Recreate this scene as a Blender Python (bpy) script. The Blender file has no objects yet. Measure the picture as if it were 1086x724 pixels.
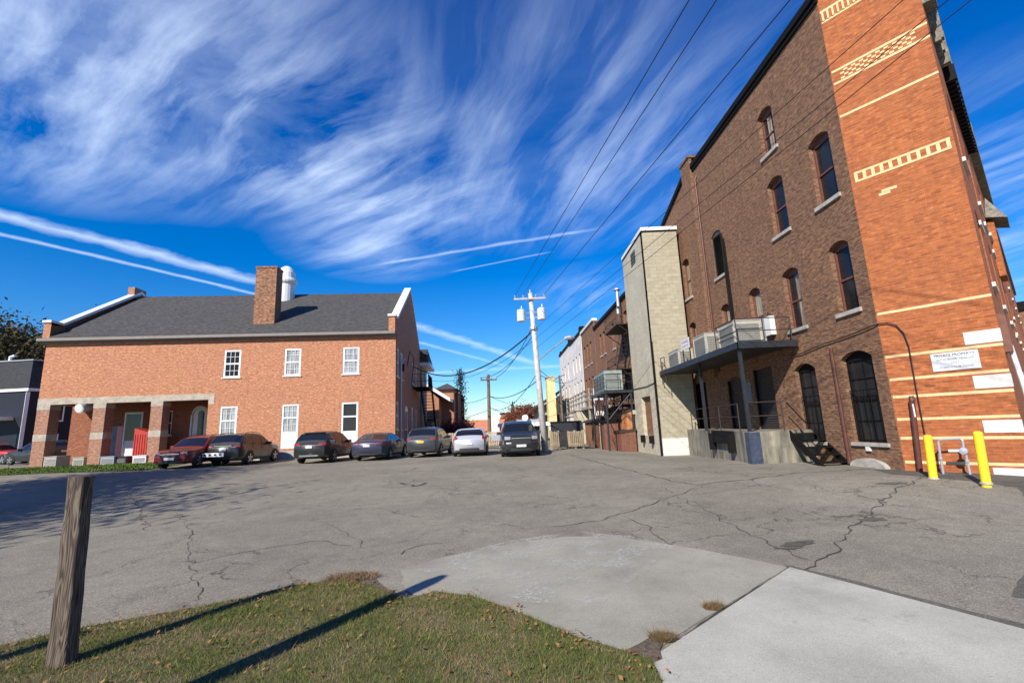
import bpy, math, random
import numpy as np
from mathutils import Vector, Matrix, noise
from mathutils.geometry import tessellate_polygon
random.seed(7)
rad = math.radians
S = bpy.context.scene
COL = S.collection

# ------------------------------------------------------------------ camera
FPX, CX, CY, HCAM = 490.0, 543.0, 362.0, 1.75
_p = math.atan(91/490.); _r = rad(2.3)
cF = Vector((0, math.cos(_p), math.sin(_p))); _U0 = Vector((0, -math.sin(_p), math.cos(_p))); _R0 = Vector((1, 0, 0))
cU = _U0*math.cos(_r)+_R0*math.sin(_r); cR = _R0*math.cos(_r)-_U0*math.sin(_r)
cC = Vector((0, 0, HCAM))
cam = bpy.data.cameras.new('camera'); camo = bpy.data.objects.new('camera', cam); COL.objects.link(camo)
camo.matrix_world = Matrix(((cR.x, cU.x, -cF.x, cC.x), (cR.y, cU.y, -cF.y, cC.y), (cR.z, cU.z, -cF.z, cC.z), (0, 0, 0, 1)))
cam.sensor_width = 36; cam.lens = 36*FPX/1086; cam.clip_start = .05; cam.clip_end = 3000
S.camera = camo

# ------------------------------------------------------------------ light
SUN_AZ, SUN_EL = rad(211), rad(35.5)
sd = Vector((math.sin(SUN_AZ)*math.cos(SUN_EL), math.cos(SUN_AZ)*math.cos(SUN_EL), math.sin(SUN_EL)))
sl = bpy.data.lights.new('sun', 'SUN'); sl.energy = 5.0; sl.angle = rad(.53); sl.color = (1, .915, .79)
so = bpy.data.objects.new('sun', sl); so.rotation_euler = (-sd).to_track_quat('-Z', 'Y').to_euler(); so.location = (0, 0, 60); COL.objects.link(so)
S.view_settings.view_transform = 'Standard'; S.view_settings.look = 'None'; S.view_settings.gamma = 1
S.view_settings.exposure = 0.5
S.view_settings.use_curve_mapping = False

class NT:
    def __init__(s, nt): s.t = nt
    def n(s, typ, **kw):
        nd = s.t.nodes.new(typ)
        for k, v in kw.items():
            if k.startswith('i_'):
                key = k[2:]
                nd.inputs[int(key) if key.isdigit() else key.replace('_', ' ')].default_value = v
            else: setattr(nd, k, v)
        return nd
    def l(s, a, b): s.t.links.new(a, b)
    def math(s, op, a, b=None, c=None, clamp=False):
        m = s.n('ShaderNodeMath', operation=op); m.use_clamp = clamp
        for i, v in enumerate((a, b, c)):
            if v is None: continue
            if isinstance(v, (int, float)): m.inputs[i].default_value = v
            else: s.l(v, m.inputs[i])
        return m.outputs[0]
    def ramp(s, fac, stops, interp='LINEAR'):
        r = s.n('ShaderNodeValToRGB'); r.color_ramp.interpolation = interp
        e = r.color_ramp.elements
        while len(e) < len(stops): e.new(.5)
        for k, (p, c) in enumerate(stops):
            e[k].position = p; e[k].color = (c, c, c, 1) if isinstance(c, (int, float)) else (*c, 1)
        s.l(fac, r.inputs[0]); return r.outputs[0]
    def mix(s, fac, a, b, mode='MIX'):
        m = s.n('ShaderNodeMix', data_type='RGBA', blend_type=mode)
        for i, v in ((0, fac), (6, a), (7, b)):
            if isinstance(v, (int, float)): m.inputs[i].default_value = v
            elif isinstance(v, tuple): m.inputs[i].default_value = (*v, 1) if len(v) == 3 else v
            else: s.l(v, m.inputs[i])
        return m.outputs[2]

W_ = bpy.data.worlds.new('World'); S.world = W_; W_.use_nodes = True
w = NT(W_.node_tree); bg = W_.node_tree.nodes['Background']
sky = w.n('ShaderNodeTexSky', sky_type='NISHITA', sun_disc=False, sun_elevation=SUN_EL, sun_rotation=SUN_AZ, altitude=300, air_density=1.0, dust_density=.0, ozone_density=3.0)
hs = w.n('ShaderNodeHueSaturation', i_Saturation=1.15, i_Value=1.0)
tc0 = w.n('ShaderNodeTexCoord'); s0 = w.n('ShaderNodeSeparateXYZ'); w.l(tc0.outputs['Generated'], s0.inputs[0])
w.l(w.mix(1., sky.outputs[0], w.ramp(s0.outputs[2], [(0., (1.0, 1.12, 1.15)), (.12, (.72, 1.0, 1.25)), (.40, (.47, .86, 1.42)), (.8, (.82, .90, 1.40))]), 'MULTIPLY'), hs.inputs['Color'])
tc = w.n('ShaderNodeTexCoord'); sx = w.n('ShaderNodeSeparateXYZ'); w.l(tc.outputs['Generated'], sx.inputs[0])
zz = w.math('MAXIMUM', w.math('ADD', sx.outputs[2], .06), .03)
px_ = w.math('DIVIDE', sx.outputs[0], zz); py_ = w.math('DIVIDE', sx.outputs[1], zz)
cp = w.n('ShaderNodeCombineXYZ'); w.l(px_, cp.inputs[0]); w.l(py_, cp.inputs[1])
def cplane(x, y):
    d = cF*FPX+cR*(x-CX)+cU*(CY-y); d.normalize(); z = max(d.z+.06, .03); return (d.x/z, d.y/z)
def cirrus(rot, sc, stretch, seed, lo, hi, dist=.28):
    mr = w.n('ShaderNodeMapping'); mr.inputs['Rotation'].default_value = (0, 0, rad(rot)); mp = w.n('ShaderNodeMapping'); w.l(mr.outputs[0], mp.inputs[0]); mp.inputs['Scale'].default_value = (sc/stretch, sc, 1); mp.inputs['Location'].default_value = (seed, seed*.7, 0)
    wn = w.n('ShaderNodeTexNoise', i_Scale=1.0, i_Detail=3.0); w.l(cp.outputs[0], wn.inputs['Vector'])
    wv = w.n('ShaderNodeVectorMath', operation='MULTIPLY_ADD'); w.l(wn.outputs['Color'], wv.inputs[0]); wv.inputs[1].default_value = (dist, dist, 0); w.l(cp.outputs[0], wv.inputs[2])
    w.l(wv.outputs[0], mr.inputs[0])
    nz = w.n('ShaderNodeTexNoise', i_Scale=1.0, i_Detail=11.0, i_Roughness=.60, i_Distortion=.15); w.l(mp.outputs[0], nz.inputs['Vector'])
    return w.ramp(nz.outputs[0], [(lo, 0.), (hi, 1.)])
def blob(pts, r0):          # soft patches of sky where cloud gathers
    out = None
    for (x, y, k, am) in pts:
        a = cplane(x, y); v = w.n('ShaderNodeVectorMath', operation='DISTANCE'); w.l(cp.outputs[0], v.inputs[0]); v.inputs[1].default_value = (a[0], a[1], 0)
        g = w.math('MULTIPLY', w.math('SMOOTH_MIN', w.math('MAXIMUM', w.math('SUBTRACT', 1., w.math('DIVIDE', v.outputs['Value'], k)), 0.), 1., .2), am)
        out = g if out is None else w.math('MAXIMUM', out, g)
    return out
def contrail(a, b, wd, am):
    A = cplane(*a); B = cplane(*b); dx, dy = B[0]-A[0], B[1]-A[1]; L = math.hypot(dx, dy); nx, ny = -dy/L, dx/L; c = nx*A[0]+ny*A[1]
    nn = w.n('ShaderNodeTexNoise', i_Scale=6.0, i_Detail=5.0, i_Roughness=.6); w.l(cp.outputs[0], nn.inputs['Vector'])
    t = w.math('SUBTRACT', w.math('ADD', w.math('MULTIPLY', px_, nx), w.math('MULTIPLY', py_, ny)), c)
    t = w.math('ADD', t, w.math('MULTIPLY', w.math('SUBTRACT', nn.outputs[0], .5), wd*1.6))
    g = w.math('MAXIMUM', w.math('SUBTRACT', 1., w.math('DIVIDE', w.math('ABSOLUTE', t), wd)), 0.)
    return w.math('MULTIPLY', w.math('MULTIPLY', g, w.math('ADD', nn.outputs[0], .35)), am)
c1 = cirrus(31, 6.0, 4.6, 3.1, .42, .78, .26)
c2 = cirrus(70, 6.4, 5.0, 8.3, .44, .80, .30)
m1 = blob([(90, 70, .85, 1.), (190, 90, .7, 1.), (330, 175, .62, 1.), (400, 215, .6, .95), (400, 262, .5, .8), (20, 130, .6, .9)], 1)
m2 = blob([(640, 110, .6, .6), (520, 130, .5, .55), (600, 190, .75, .75), (680, 170, .6, .7), (700, 60, .35, .35), (1040, 190, .9, .6), (650, 310, .6, .7), (1050, 260, 1.6, .6)], 1)
soft = cirrus(25, 2.2, 1.5, 5.5, .36, .8, .5)
cl = w.math('ADD', w.math('MULTIPLY', w.math('ADD', w.math('MULTIPLY', c1, 1.0), w.math('MULTIPLY', soft, .62)), m1),
            w.math('MULTIPLY', w.math('ADD', w.math('MULTIPLY', c2, .85), w.math('MULTIPLY', soft, .22)), m2))
for (a, b, wd, am) in [((0, 228), (265, 296), .085, .75), ((0, 248), (300, 319), .028, .65), ((430, 276), (600, 248), .022, .5), ((490, 286), (570, 270), .012, .4), ((440, 345), (560, 383), .10, .5), ((440, 362), (530, 386), .05, .4), ((445, 396), (600, 388), .14, .35)]:
    pass
    k = contrail(a, b, wd, am)
    # each trail only lives on its own stretch of sky
    A = cplane(*a); B = cplane(*b); mx, my = (A[0]+B[0])/2, (A[1]+B[1])/2; R_ = math.hypot(A[0]-B[0], A[1]-B[1])*.62
    v = w.n('ShaderNodeVectorMath', operation='DISTANCE'); w.l(cp.outputs[0], v.inputs[0]); v.inputs[1].default_value = (mx, my, 0)
    gate = w.math('MINIMUM', w.math('MULTIPLY', w.math('MAXIMUM', w.math('SUBTRACT', 1.15, w.math('DIVIDE', v.outputs['Value'], R_)), 0.), 3.), 1.)
    cl = w.math('ADD', cl, w.math('MULTIPLY', k, gate))
cl = w.math('MULTIPLY', w.math('MINIMUM', w.math('MULTIPLY', cl, .82), .66), w.ramp(sx.outputs[2], [(.0, 0.), (.06, 1.)]))
W_OUT = w.mix(cl, hs.outputs[0], (8.2, 9.8, 12.2))
w.l(W_OUT, bg.inputs['Color']); bg.inputs['Strength'].default_value = .086

# ------------------------------------------------------------------ materials
MT = {}
def newmat(name):
    m = bpy.data.materials.new(name); m.use_nodes = True; MT[name] = m
    t = NT(m.node_tree); b = m.node_tree.nodes['Principled BSDF']; return m, t, b
def uvn(t): return t.n('ShaderNodeUVMap').outputs[0]
def objc(t): return t.n('ShaderNodeTexCoord').outputs['Object']
def plain(name, col, rough=.6, metal=0., var=.15, vs=3., bump=0., bs=40., coat=0., spec=.5):
    m, t, b = newmat(name); b.inputs['Roughness'].default_value = rough; b.inputs['Metallic'].default_value = metal
    b.inputs['Specular IOR Level'].default_value = spec; b.inputs['Coat Weight'].default_value = coat
    co = objc(t)
    nz = t.n('ShaderNodeTexNoise', i_Scale=vs, i_Detail=6.0, i_Roughness=.6); t.l(co, nz.inputs['Vector'])
    f = t.ramp(nz.outputs[0], [(.3, 1-var), (.7, 1+var*.6)])
    t.l(t.mix(1., (*col,), f, 'MULTIPLY'), b.inputs['Base Color'])
    if bump:
        n2 = t.n('ShaderNodeTexNoise', i_Scale=bs, i_Detail=4.0); t.l(co, n2.inputs['Vector'])
        bp = t.n('ShaderNodeBump', i_Strength=bump, i_Distance=.01); t.l(n2.outputs[0], bp.inputs['Height']); t.l(bp.outputs[0], b.inputs['Normal'])
    return m
def brick(name, c1, c2, mortar, bw=.215, rh=.075, ms=.007, bias=0., rough=.85, dirt=.35, dcol=(.05, .04, .03), bump=.5, vvar=.25, ds=.6, stain=0., fleck=0.):
    m, t, b = newmat(name); b.inputs['Roughness'].default_value = rough; b.inputs['Specular IOR Level'].default_value = .25
    uv = uvn(t)
    wn = t.n('ShaderNodeTexNoise', i_Scale=5.0, i_Detail=2.0); t.l(uv, wn.inputs['Vector'])
    wv = t.n('ShaderNodeVectorMath', operation='MULTIPLY_ADD'); t.l(wn.outputs['Color'], wv.inputs[0]); wv.inputs[1].default_value = (.004, .003, 0); t.l(uv, wv.inputs[2])
    br = t.n('ShaderNodeTexBrick'); t.l(wv.outputs[0], br.inputs['Vector'])
    for k, v in (('Scale', 1.), ('Brick Width', bw), ('Row Height', rh), ('Mortar Size', ms), ('Mortar Smooth', .15), ('Bias', bias)): br.inputs[k].default_value = v
    br.inputs['Color1'].default_value = (*c1, 1); br.inputs['Color2'].default_value = (*c2, 1); br.inputs['Mortar'].default_value = (*mortar, 1)
    # brick-sized colour mottling
    mp = t.n('ShaderNodeMapping'); mp.inputs['Scale'].default_value = (1/bw*1.3, 1/rh*1.1, 1); t.l(uv, mp.inputs[0])
    n1 = t.n('ShaderNodeTexNoise', i_Scale=1.0, i_Detail=2.0); t.l(mp.outputs[0], n1.inputs['Vector'])
    c = t.mix(1., br.outputs['Color'], t.ramp(n1.outputs[0], [(.3, 1-vvar), (.7, 1+vvar*.7)]), 'MULTIPLY')
    if fleck: c = t.mix(t.ramp(n1.outputs[0], [(.66, 0.), (.70, fleck)]), c, tuple(min(.7, q*1.5+.12) for q in c1))
    n2 = t.n('ShaderNodeTexNoise', i_Scale=ds, i_Detail=7.0, i_Roughness=.65); t.l(uv, n2.inputs['Vector'])
    c = t.mix(t.ramp(n2.outputs[0], [(.42, 0.), (.75, dirt)]), c, dcol)
    if stain:                                           # vertical run-off streaks
        ms_ = t.n('ShaderNodeMapping'); ms_.inputs['Scale'].default_value = (2.2, .16, 1); t.l(uv, ms_.inputs[0])
        n3 = t.n('ShaderNodeTexNoise', i_Scale=1.0, i_Detail=5.0, i_Roughness=.6); t.l(ms_.outputs[0], n3.inputs['Vector'])
        c = t.mix(t.ramp(n3.outputs[0], [(.52, 0.), (.75, stain)]), c, dcol)
    t.l(c, b.inputs['Base Color'])
    n4 = t.n('ShaderNodeTexNoise', i_Scale=60., i_Detail=4.0); t.l(uv, n4.inputs['Vector'])
    h = t.math('SUBTRACT', t.math('MULTIPLY', n4.outputs[0], .4), br.outputs['Fac'])
    bp = t.n('ShaderNodeBump', i_Strength=bump, i_Distance=.008); t.l(h, bp.inputs['Height']); t.l(bp.outputs[0], b.inputs['Normal'])
    return m
brick('brick_orange', (.44, .132, .040), (.31, .082, .026), (.35, .175, .09), dirt=.4, dcol=(.24, .085, .04), vvar=.25, ds=.5, stain=.35, fleck=.25)
brick('brick_brown', (.26, .130, .070), (.155, .077, .046), (.23, .165, .11), dirt=.3, dcol=(.10, .06, .042), vvar=.5, ds=.8, stain=.25, ms=.008)
brick('brick_left', (.55, .225, .115), (.40, .15, .08), (.44, .30, .20), dirt=.22, dcol=(.30, .15, .09), vvar=.35, ds=.4, bias=-.1, stain=.15, fleck=.7)
brick('brick_porch_shade', (.34, .12, .06), (.24, .075, .04), (.26, .16, .11), dirt=.3, dcol=(.14, .06, .04), vvar=.35, ds=.4)  # hall brick darkened, arcade shade put into its colour
brick('brick_pillar', (.44, .21, .13), (.32, .16, .11), (.33, .24, .18), dirt=.3, dcol=(.2, .12, .09), vvar=.4)
brick('brick_chimney', (.40, .19, .10), (.23, .11, .07), (.26, .18, .12), dirt=.4, dcol=(.12, .07, .05), vvar=.7, ds=1.5, rh=.09, bw=.25)
brick('brick_umber', (.27, .130, .072), (.18, .085, .050), (.25, .18, .12), dirt=.3, dcol=(.07, .04, .03), vvar=.45, ds=.4)
brick('brick_white', (.80, .77, .74), (.70, .67, .64), (.62, .58, .55), dirt=.45, dcol=(.22, .20, .19), vvar=.18, ds=.7, stain=.4)
brick('brick_far', (.42, .19, .11), (.34, .14, .08), (.38, .24, .16), dirt=.2, vvar=.2)
brick('block_cream', (.42, .385, .285), (.36, .325, .24), (.29, .265, .20), bw=.4, rh=.2, ms=.009, dirt=.28, dcol=(.24, .21, .15), vvar=.12, ds=.5, bump=.35, stain=.25)
brick('block_painted', (.52, .48, .37), (.46, .43, .33), (.36, .33, .25), bw=.4, rh=.2, ms=.006, dirt=.3, dcol=(.22, .19, .14), vvar=.08, ds=.7, bump=.2, stain=.35)
brick('siding_black', (.013, .016, .028), (.012, .015, .026), (.006, .007, .012), bw=9., rh=.16, ms=.006, dirt=0., vvar=.1, rough=.5)
brick('slate_dark', (.028, .030, .035), (.020, .022, .026), (.02, .022, .026), bw=.3, rh=.2, ms=.006, dirt=.2, vvar=.35, rough=.6)
brick('shingle', (.082, .080, .079), (.060, .058, .057), (.04, .039, .038), bw=.33, rh=.15, ms=.006, dirt=.22, dcol=(.05, .052, .055), vvar=.35, rough=.9, bump=.3)
plain('stone', (.40, .38, .34), .85, var=.3, vs=4, bump=.3)
plain('stone_lintel', (.42, .37, .30), .85, var=.3, vs=3, bump=.3)
plain('stone_white', (.62, .61, .58), .8, var=.15, vs=5, bump=.2)
plain('cream_trim', (.72, .52, .27), .8, var=.2, vs=12, bump=.3)
plain('white_paint', (.74, .74, .73), .45, var=.06, vs=5)
plain('sash_brown', (.16, .060, .045), .5, var=.3, vs=8)
plain('black_paint', (.009, .008, .008), .7, var=.2, vs=8, spec=.12)
plain('dark_void', (.010, .010, .011), .9)
plain('steel_blue_dark', (.022, .024, .029), .45, var=.3, vs=6)
plain('steel_rust', (.040, .026, .02), .7, var=.4, vs=9)
plain('rusty_brown', (.17, .070, .045), .7, var=.3, vs=5)
plain('plywood_brown', (.22, .105, .055), .75, var=.3, vs=4)
plain('rust_orange', (.42, .17, .065), .75, var=.3, vs=2.5)
plain('pipe_white', (.68, .69, .70), .35, var=.1)
plain('pipe_gray', (.42, .46, .52), .4, metal=.3, var=.15)
plain('pipe_maroon', (.10, .035, .026), .5, var=.3, vs=6)
plain('yellow_paint', (.84, .62, .02), .5, var=.22, vs=16)
plain('ac_cream', (.40, .385, .33), .5, var=.12, vs=5)
plain('ac_grille', (.17, .17, .15), .6, var=.3, vs=14)
plain('ac_white', (.70, .70, .70), .45, var=.08)
plain('galv', (.42, .44, .46), .4, metal=.5, var=.15, vs=9)
plain('fascia_gray', (.20, .18, .165), .6, var=.15)
plain('red_metal', (.42, .035, .022), .45, var=.15, vs=3)
plain('gray_wood', (.30, .27, .22), .85, var=.35, vs=7)
plain('fence_wood', (.40, .33, .22), .85, var=.35, vs=5)
plain('pole_white', (.50, .49, .47), .7, var=.25, vs=4)
plain('pole_brown', (.17, .12, .085), .85, var=.35, vs=4)
plain('wire_black', (.010, .010, .012), .6)
plain('yellow_stucco', (.66, .54, .27), .85, var=.15, vs=2)
plain('tan_brick_plain', (.40, .19, .11), .85, var=.15)
plain('roof_orange', (.50, .19, .10), .8, var=.12, vs=1.5)
plain('tyre', (.012, .012, .012), .75)
plain('alloy', (.42, .43, .45), .3, metal=.8)
plain('plate_white', (.62, .63, .64), .4)
plain('plate_yellow', (.75, .47, .04), .4)
plain('tail_red', (.38, .010, .014), .15, coat=.8)
plain('lamp_clear', (.30, .31, .32), .1, coat=1.)
plain('chrome', (.6, .6, .62), .15, metal=1.)
plain('cladding', (.018, .018, .019), .65)
plain('ink', (.06, .06, .07), .7)
plain('soil', (.055, .038, .025), .95, var=.4, vs=20, bump=.6)
plain('louver', (.045, .040, .038), .6, var=.3)
plain('shutter_shaded', (.028, .027, .026), .55, var=.3, vs=3)  # roll doors coloured darker to carry the shade under the canopy
plain('rag_gray', (.20, .22, .24), .8)
plain('cornice_gray', (.20, .185, .15), .85, var=.6, vs=6, bump=.5)
def glassm(name, col, rough=.06):
    m, t, b = newmat(name); b.inputs['Base Color'].default_value = (*col, 1); b.inputs['Roughness'].default_value = rough; b.inputs['Specular IOR Level'].default_value = .7 if name == 'car_glass' else .42
    nz = t.n('ShaderNodeTexNoise', i_Scale=1.8, i_Detail=1.0); t.l(objc(t), nz.inputs['Vector'])
    bp = t.n('ShaderNodeBump', i_Strength=.08, i_Distance=.05); t.l(nz.outputs[0], bp.inputs['Height']); t.l(bp.outputs[0], b.inputs['Normal'])
glassm('glass_dark', (.012, .013, .014), .10); glassm('car_glass', (.010, .012, .015), .04); glassm('glass_gray', (.022, .024, .026), .12)
def curtain(name, col, freq):
    m, t, b = newmat(name); b.inputs['Roughness'].default_value = .3; b.inputs['Coat Weight'].default_value = .8; b.inputs['Coat Roughness'].default_value = .05
    mp = t.n('ShaderNodeMapping'); mp.inputs['Scale'].default_value = (freq, .8, 1); t.l(uvn(t), mp.inputs[0])  # folds painted on: dark streaks stand for shade between pleats
    nz = t.n('ShaderNodeTexNoise', i_Scale=1.0, i_Detail=3.0); t.l(mp.outputs[0], nz.inputs['Vector'])
    t.l(t.mix(t.ramp(nz.outputs[0], [(.35, 0.), (.6, 1.)]), tuple(c*.35 for c in col), col), b.inputs['Base Color'])
curtain('curtain_pane', (.42, .45, .46), 14.); curtain('curtain_cream', (.42, .38, .26), 6.)
def paint(name, col, metal=.12):
    m, t, b = newmat(name); b.inputs['Base Color'].default_value = (*col, 1); b.inputs['Metallic'].default_value = metal; b.inputs['Roughness'].default_value = .38
    b.inputs['Coat Weight'].default_value = .55; b.inputs['Coat Roughness'].default_value = .05
paint('paint_maroon', (.16, .012, .018)); paint('paint_maroonbrown', (.075, .030, .026)); paint('paint_brown', (.026, .024, .024)); paint('paint_navy', (.038, .042, .075)); paint('paint_gray', (.050, .053, .060))
paint('paint_silver', (.55, .57, .62), .4); paint('paint_black', (.020, .022, .027)); paint('paint_red', (.45, .015, .012), .2)
# weathered timber with grain
m, t, b = newmat('post_wood'); b.inputs['Roughness'].default_value = .9
co = objc(t); mp = t.n('ShaderNodeMapping'); mp.inputs['Scale'].default_value = (9., 9., .9); t.l(co, mp.inputs[0])
nz = t.n('ShaderNodeTexNoise', i_Scale=1.4, i_Detail=2., i_Distortion=.6); t.l(mp.outputs[0], nz.inputs['Vector'])
rings = t.math('SINE', t.math('MULTIPLY', nz.outputs[0], 60.))
mp2 = t.n('ShaderNodeMapping'); mp2.inputs['Scale'].default_value = (110., 110., 3.); t.l(co, mp2.inputs[0]); n2 = t.n('ShaderNodeTexNoise', i_Scale=1., i_Detail=4.); t.l(mp2.outputs[0], n2.inputs['Vector'])
g = t.math('ADD', t.math('MULTIPLY', rings, .22), n2.outputs[0])
t.l(t.ramp(g, [(.2, (.026, .018, .013)), (.5, (.088, .064, .046)), (.8, (.165, .130, .100))]), b.inputs['Base Color'])
bp = t.n('ShaderNodeBump', i_Strength=.9, i_Distance=.006); t.l(g, bp.inputs['Height']); t.l(bp.outputs[0], b.inputs['Normal'])
def asphalt(name, base, dark, crack=.75, scale=1.):
    m, t, b = newmat(name); b.inputs['Roughness'].default_value = .92; b.inputs['Specular IOR Level'].default_value = .25
    co = objc(t)
    big = t.n('ShaderNodeTexNoise', i_Scale=.35, i_Detail=5., i_Roughness=.6); t.l(co, big.inputs['Vector'])
    mid = t.n('ShaderNodeTexNoise', i_Scale=3., i_Detail=5., i_Roughness=.7); t.l(co, mid.inputs['Vector'])
    gr = t.n('ShaderNodeTexVoronoi', i_Scale=95.); t.l(co, gr.inputs['Vector'])
    gn = t.n('ShaderNodeTexNoise', i_Scale=55., i_Detail=3., i_Roughness=.8); t.l(co, gn.inputs['Vector'])
    c = t.mix(t.ramp(big.outputs[0], [(.38, 0.), (.64, 1.)]), base, dark)
    c = t.mix(1., c, t.ramp(mid.outputs[0], [(.3, .84), (.7, 1.12)]), 'MULTIPLY')
    sp = t.n('ShaderNodeSeparateColor'); t.l(gr.outputs['Color'], sp.inputs[0])
    c = t.mix(1., c, t.ramp(sp.outputs[0], [(0., .72), (.8, 1.1), (1., 1.65)]), 'MULTIPLY')
    c = t.mix(1., c, t.ramp(gn.outputs[0], [(.3, .72), (.7, 1.25)]), 'MULTIPLY')
    # cracks: edges of warped cells, kept only in patches
    wn = t.n('ShaderNodeTexNoise', i_Scale=1.1, i_Detail=6., i_Roughness=.65); t.l(co, wn.inputs['Vector'])
    wv = t.n('ShaderNodeVectorMath', operation='MULTIPLY_ADD'); t.l(wn.outputs['Color'], wv.inputs[0]); wv.inputs[1].default_value = (1.6, 1.6, 0); t.l(co, wv.inputs[2])
    tot = None
    for sc, wd, lo in ((.30, .012, .40), (1.1, .022, .55)):
        v = t.n('ShaderNodeTexVoronoi', feature='DISTANCE_TO_EDGE', i_Scale=sc); t.l(wv.outputs[0], v.inputs['Vector'])
        e = t.ramp(v.outputs['Distance'], [(0., 1.), (wd*sc*1.2, 0.)])
        k = t.n('ShaderNodeTexNoise', i_Scale=.5, i_Detail=3.); t.l(wv.outputs[0], k.inputs['Vector'])
        e = t.math('MULTIPLY', e, t.ramp(k.outputs[0], [(lo, 0.), (lo+.1, 1.)]))
        tot = e if tot is None else t.math('MAXIMUM', tot, e)
    c = t.mix(t.math('MULTIPLY', tot, crack), c, (.03, .027, .024))
    t.l(c, b.inputs['Base Color'])
    h = t.math('SUBTRACT', t.math('ADD', t.math('MULTIPLY', gn.outputs[0], .8), sp.outputs[1]), t.math('MULTIPLY', tot, 3.))
    bp = t.n('ShaderNodeBump', i_Strength=.55, i_Distance=.006); t.l(h, bp.inputs['Height']); t.l(bp.outputs[0], b.inputs['Normal'])
asphalt('asphalt', (.250, .231, .182), (.192, .178, .141))
asphalt('asphalt_dark', (.125, .119, .098), (.10, .095, .080), .3)
plain('crack_dark', (.050, .043, .036), .95, var=.3, vs=30)
def concrete(name, base, worn=0.):
    m, t, b = newmat(name); b.inputs['Roughness'].default_value = .85; b.inputs['Specular IOR Level'].default_value = .3
    co = objc(t)
    a = t.n('ShaderNodeTexNoise', i_Scale=1.1, i_Detail=8., i_Roughness=.62); t.l(co, a.inputs['Vector'])
    f = t.n('ShaderNodeTexNoise', i_Scale=85., i_Detail=4., i_Roughness=.75); t.l(co, f.inputs['Vector'])
    c = t.mix(1., base, t.ramp(a.outputs[0], [(.3, .72), (.7, 1.14)]), 'MULTIPLY')
    c = t.mix(1., c, t.ramp(f.outputs[0], [(.3, .85), (.7, 1.1)]), 'MULTIPLY')
    s = t.n('ShaderNodeTexNoise', i_Scale=2.2, i_Detail=10., i_Roughness=.75); t.l(co, s.inputs['Vector'])
    c = t.mix(t.ramp(s.outputs[0], [(.56, 0.), (.70, .5)]), c, (.13, .12, .100))
    g2 = t.n('ShaderNodeTexVoronoi', i_Scale=160.); t.l(co, g2.inputs['Vector']); sg2 = t.n('ShaderNodeSeparateColor'); t.l(g2.outputs['Color'], sg2.inputs[0])
    c = t.mix(1., c, t.ramp(sg2.outputs[0], [(0., .7), (.15, .97), (.9, 1.03), (1., 1.3)]), 'MULTIPLY')
    t.l(c, b.inputs['Base Color'])
    bp = t.n('ShaderNodeBump', i_Strength=.35, i_Distance=.004); t.l(f.outputs[0], bp.inputs['Height']); t.l(bp.outputs[0], b.inputs['Normal'])
concrete('concrete_slab', (.325, .312, .250)); concrete('concrete_walk', (.43, .42, .355))
def dockmat():
    m, t, b = newmat('concrete_dock'); b.inputs['Roughness'].default_value = .9
    uv = uvn(t); mp = t.n('ShaderNodeMapping'); mp.inputs['Scale'].default_value = (3.2, .5, 1); t.l(uv, mp.inputs[0])
    a = t.n('ShaderNodeTexNoise', i_Scale=1., i_Detail=7., i_Roughness=.65); t.l(mp.outputs[0], a.inputs['Vector'])
    n = t.n('ShaderNodeTexNoise', i_Scale=3., i_Detail=6.); t.l(uv, n.inputs['Vector'])
    c = t.ramp(a.outputs[0], [(.35, (.07, .065, .05)), (.5, (.20, .185, .145)), (.7, (.34, .31, .23))])
    c = t.mix(1., c, t.ramp(n.outputs[0], [(.3, .75), (.7, 1.15)]), 'MULTIPLY'); t.l(c, b.inputs['Base Color'])
dockmat()
# worn white paint flecks on the slab
m, t, b = newmat('worn_paint'); b.inputs['Roughness'].default_value = .8; b.inputs['Base Color'].default_value = (.50, .49, .44, 1)
co = objc(t); a = t.n('ShaderNodeTexNoise', i_Scale=26., i_Detail=8., i_Roughness=.8); t.l(co, a.inputs['Vector']); a2 = t.n('ShaderNodeTexNoise', i_Scale=1.8, i_Detail=3.); t.l(co, a2.inputs['Vector'])
t.l(t.math('MULTIPLY', t.ramp(a.outputs[0], [(.46, 0.), (.56, .75)]), t.ramp(a2.outputs[0], [(.44, 0.), (.56, 1.)])), b.inputs['Alpha'])
def attrmat(name, rough=.8, trans=.0):
    m, t, b = newmat(name); b.inputs['Roughness'].default_value = rough; b.inputs['Specular IOR Level'].default_value = .2
    a = t.n('ShaderNodeAttribute', attribute_name='col'); t.l(a.outputs['Color'], b.inputs['Base Color'])
attrmat('leafy')
m, t, b = newmat('turf'); b.inputs['Roughness'].default_value = .95; co = objc(t)
a = t.n('ShaderNodeTexNoise', i_Scale=6., i_Detail=8., i_Roughness=.7); t.l(co, a.inputs['Vector'])
t.l(t.ramp(a.outputs[0], [(.3, (.035, .045, .014)), (.5, (.085, .088, .034)), (.7, (.13, .10, .055))]), b.inputs['Base Color'])
bp = t.n('ShaderNodeBump', i_Strength=.8, i_Distance=.02); t.l(a.outputs[0], bp.inputs['Height']); t.l(bp.outputs[0], b.inputs['Normal'])
plain('litter_soil', (.115, .085, .058), .95, var=.6, vs=28, bump=.8)
plain('bark', (.075, .058, .045), .9, var=.4, vs=10, bump=.5)

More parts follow.
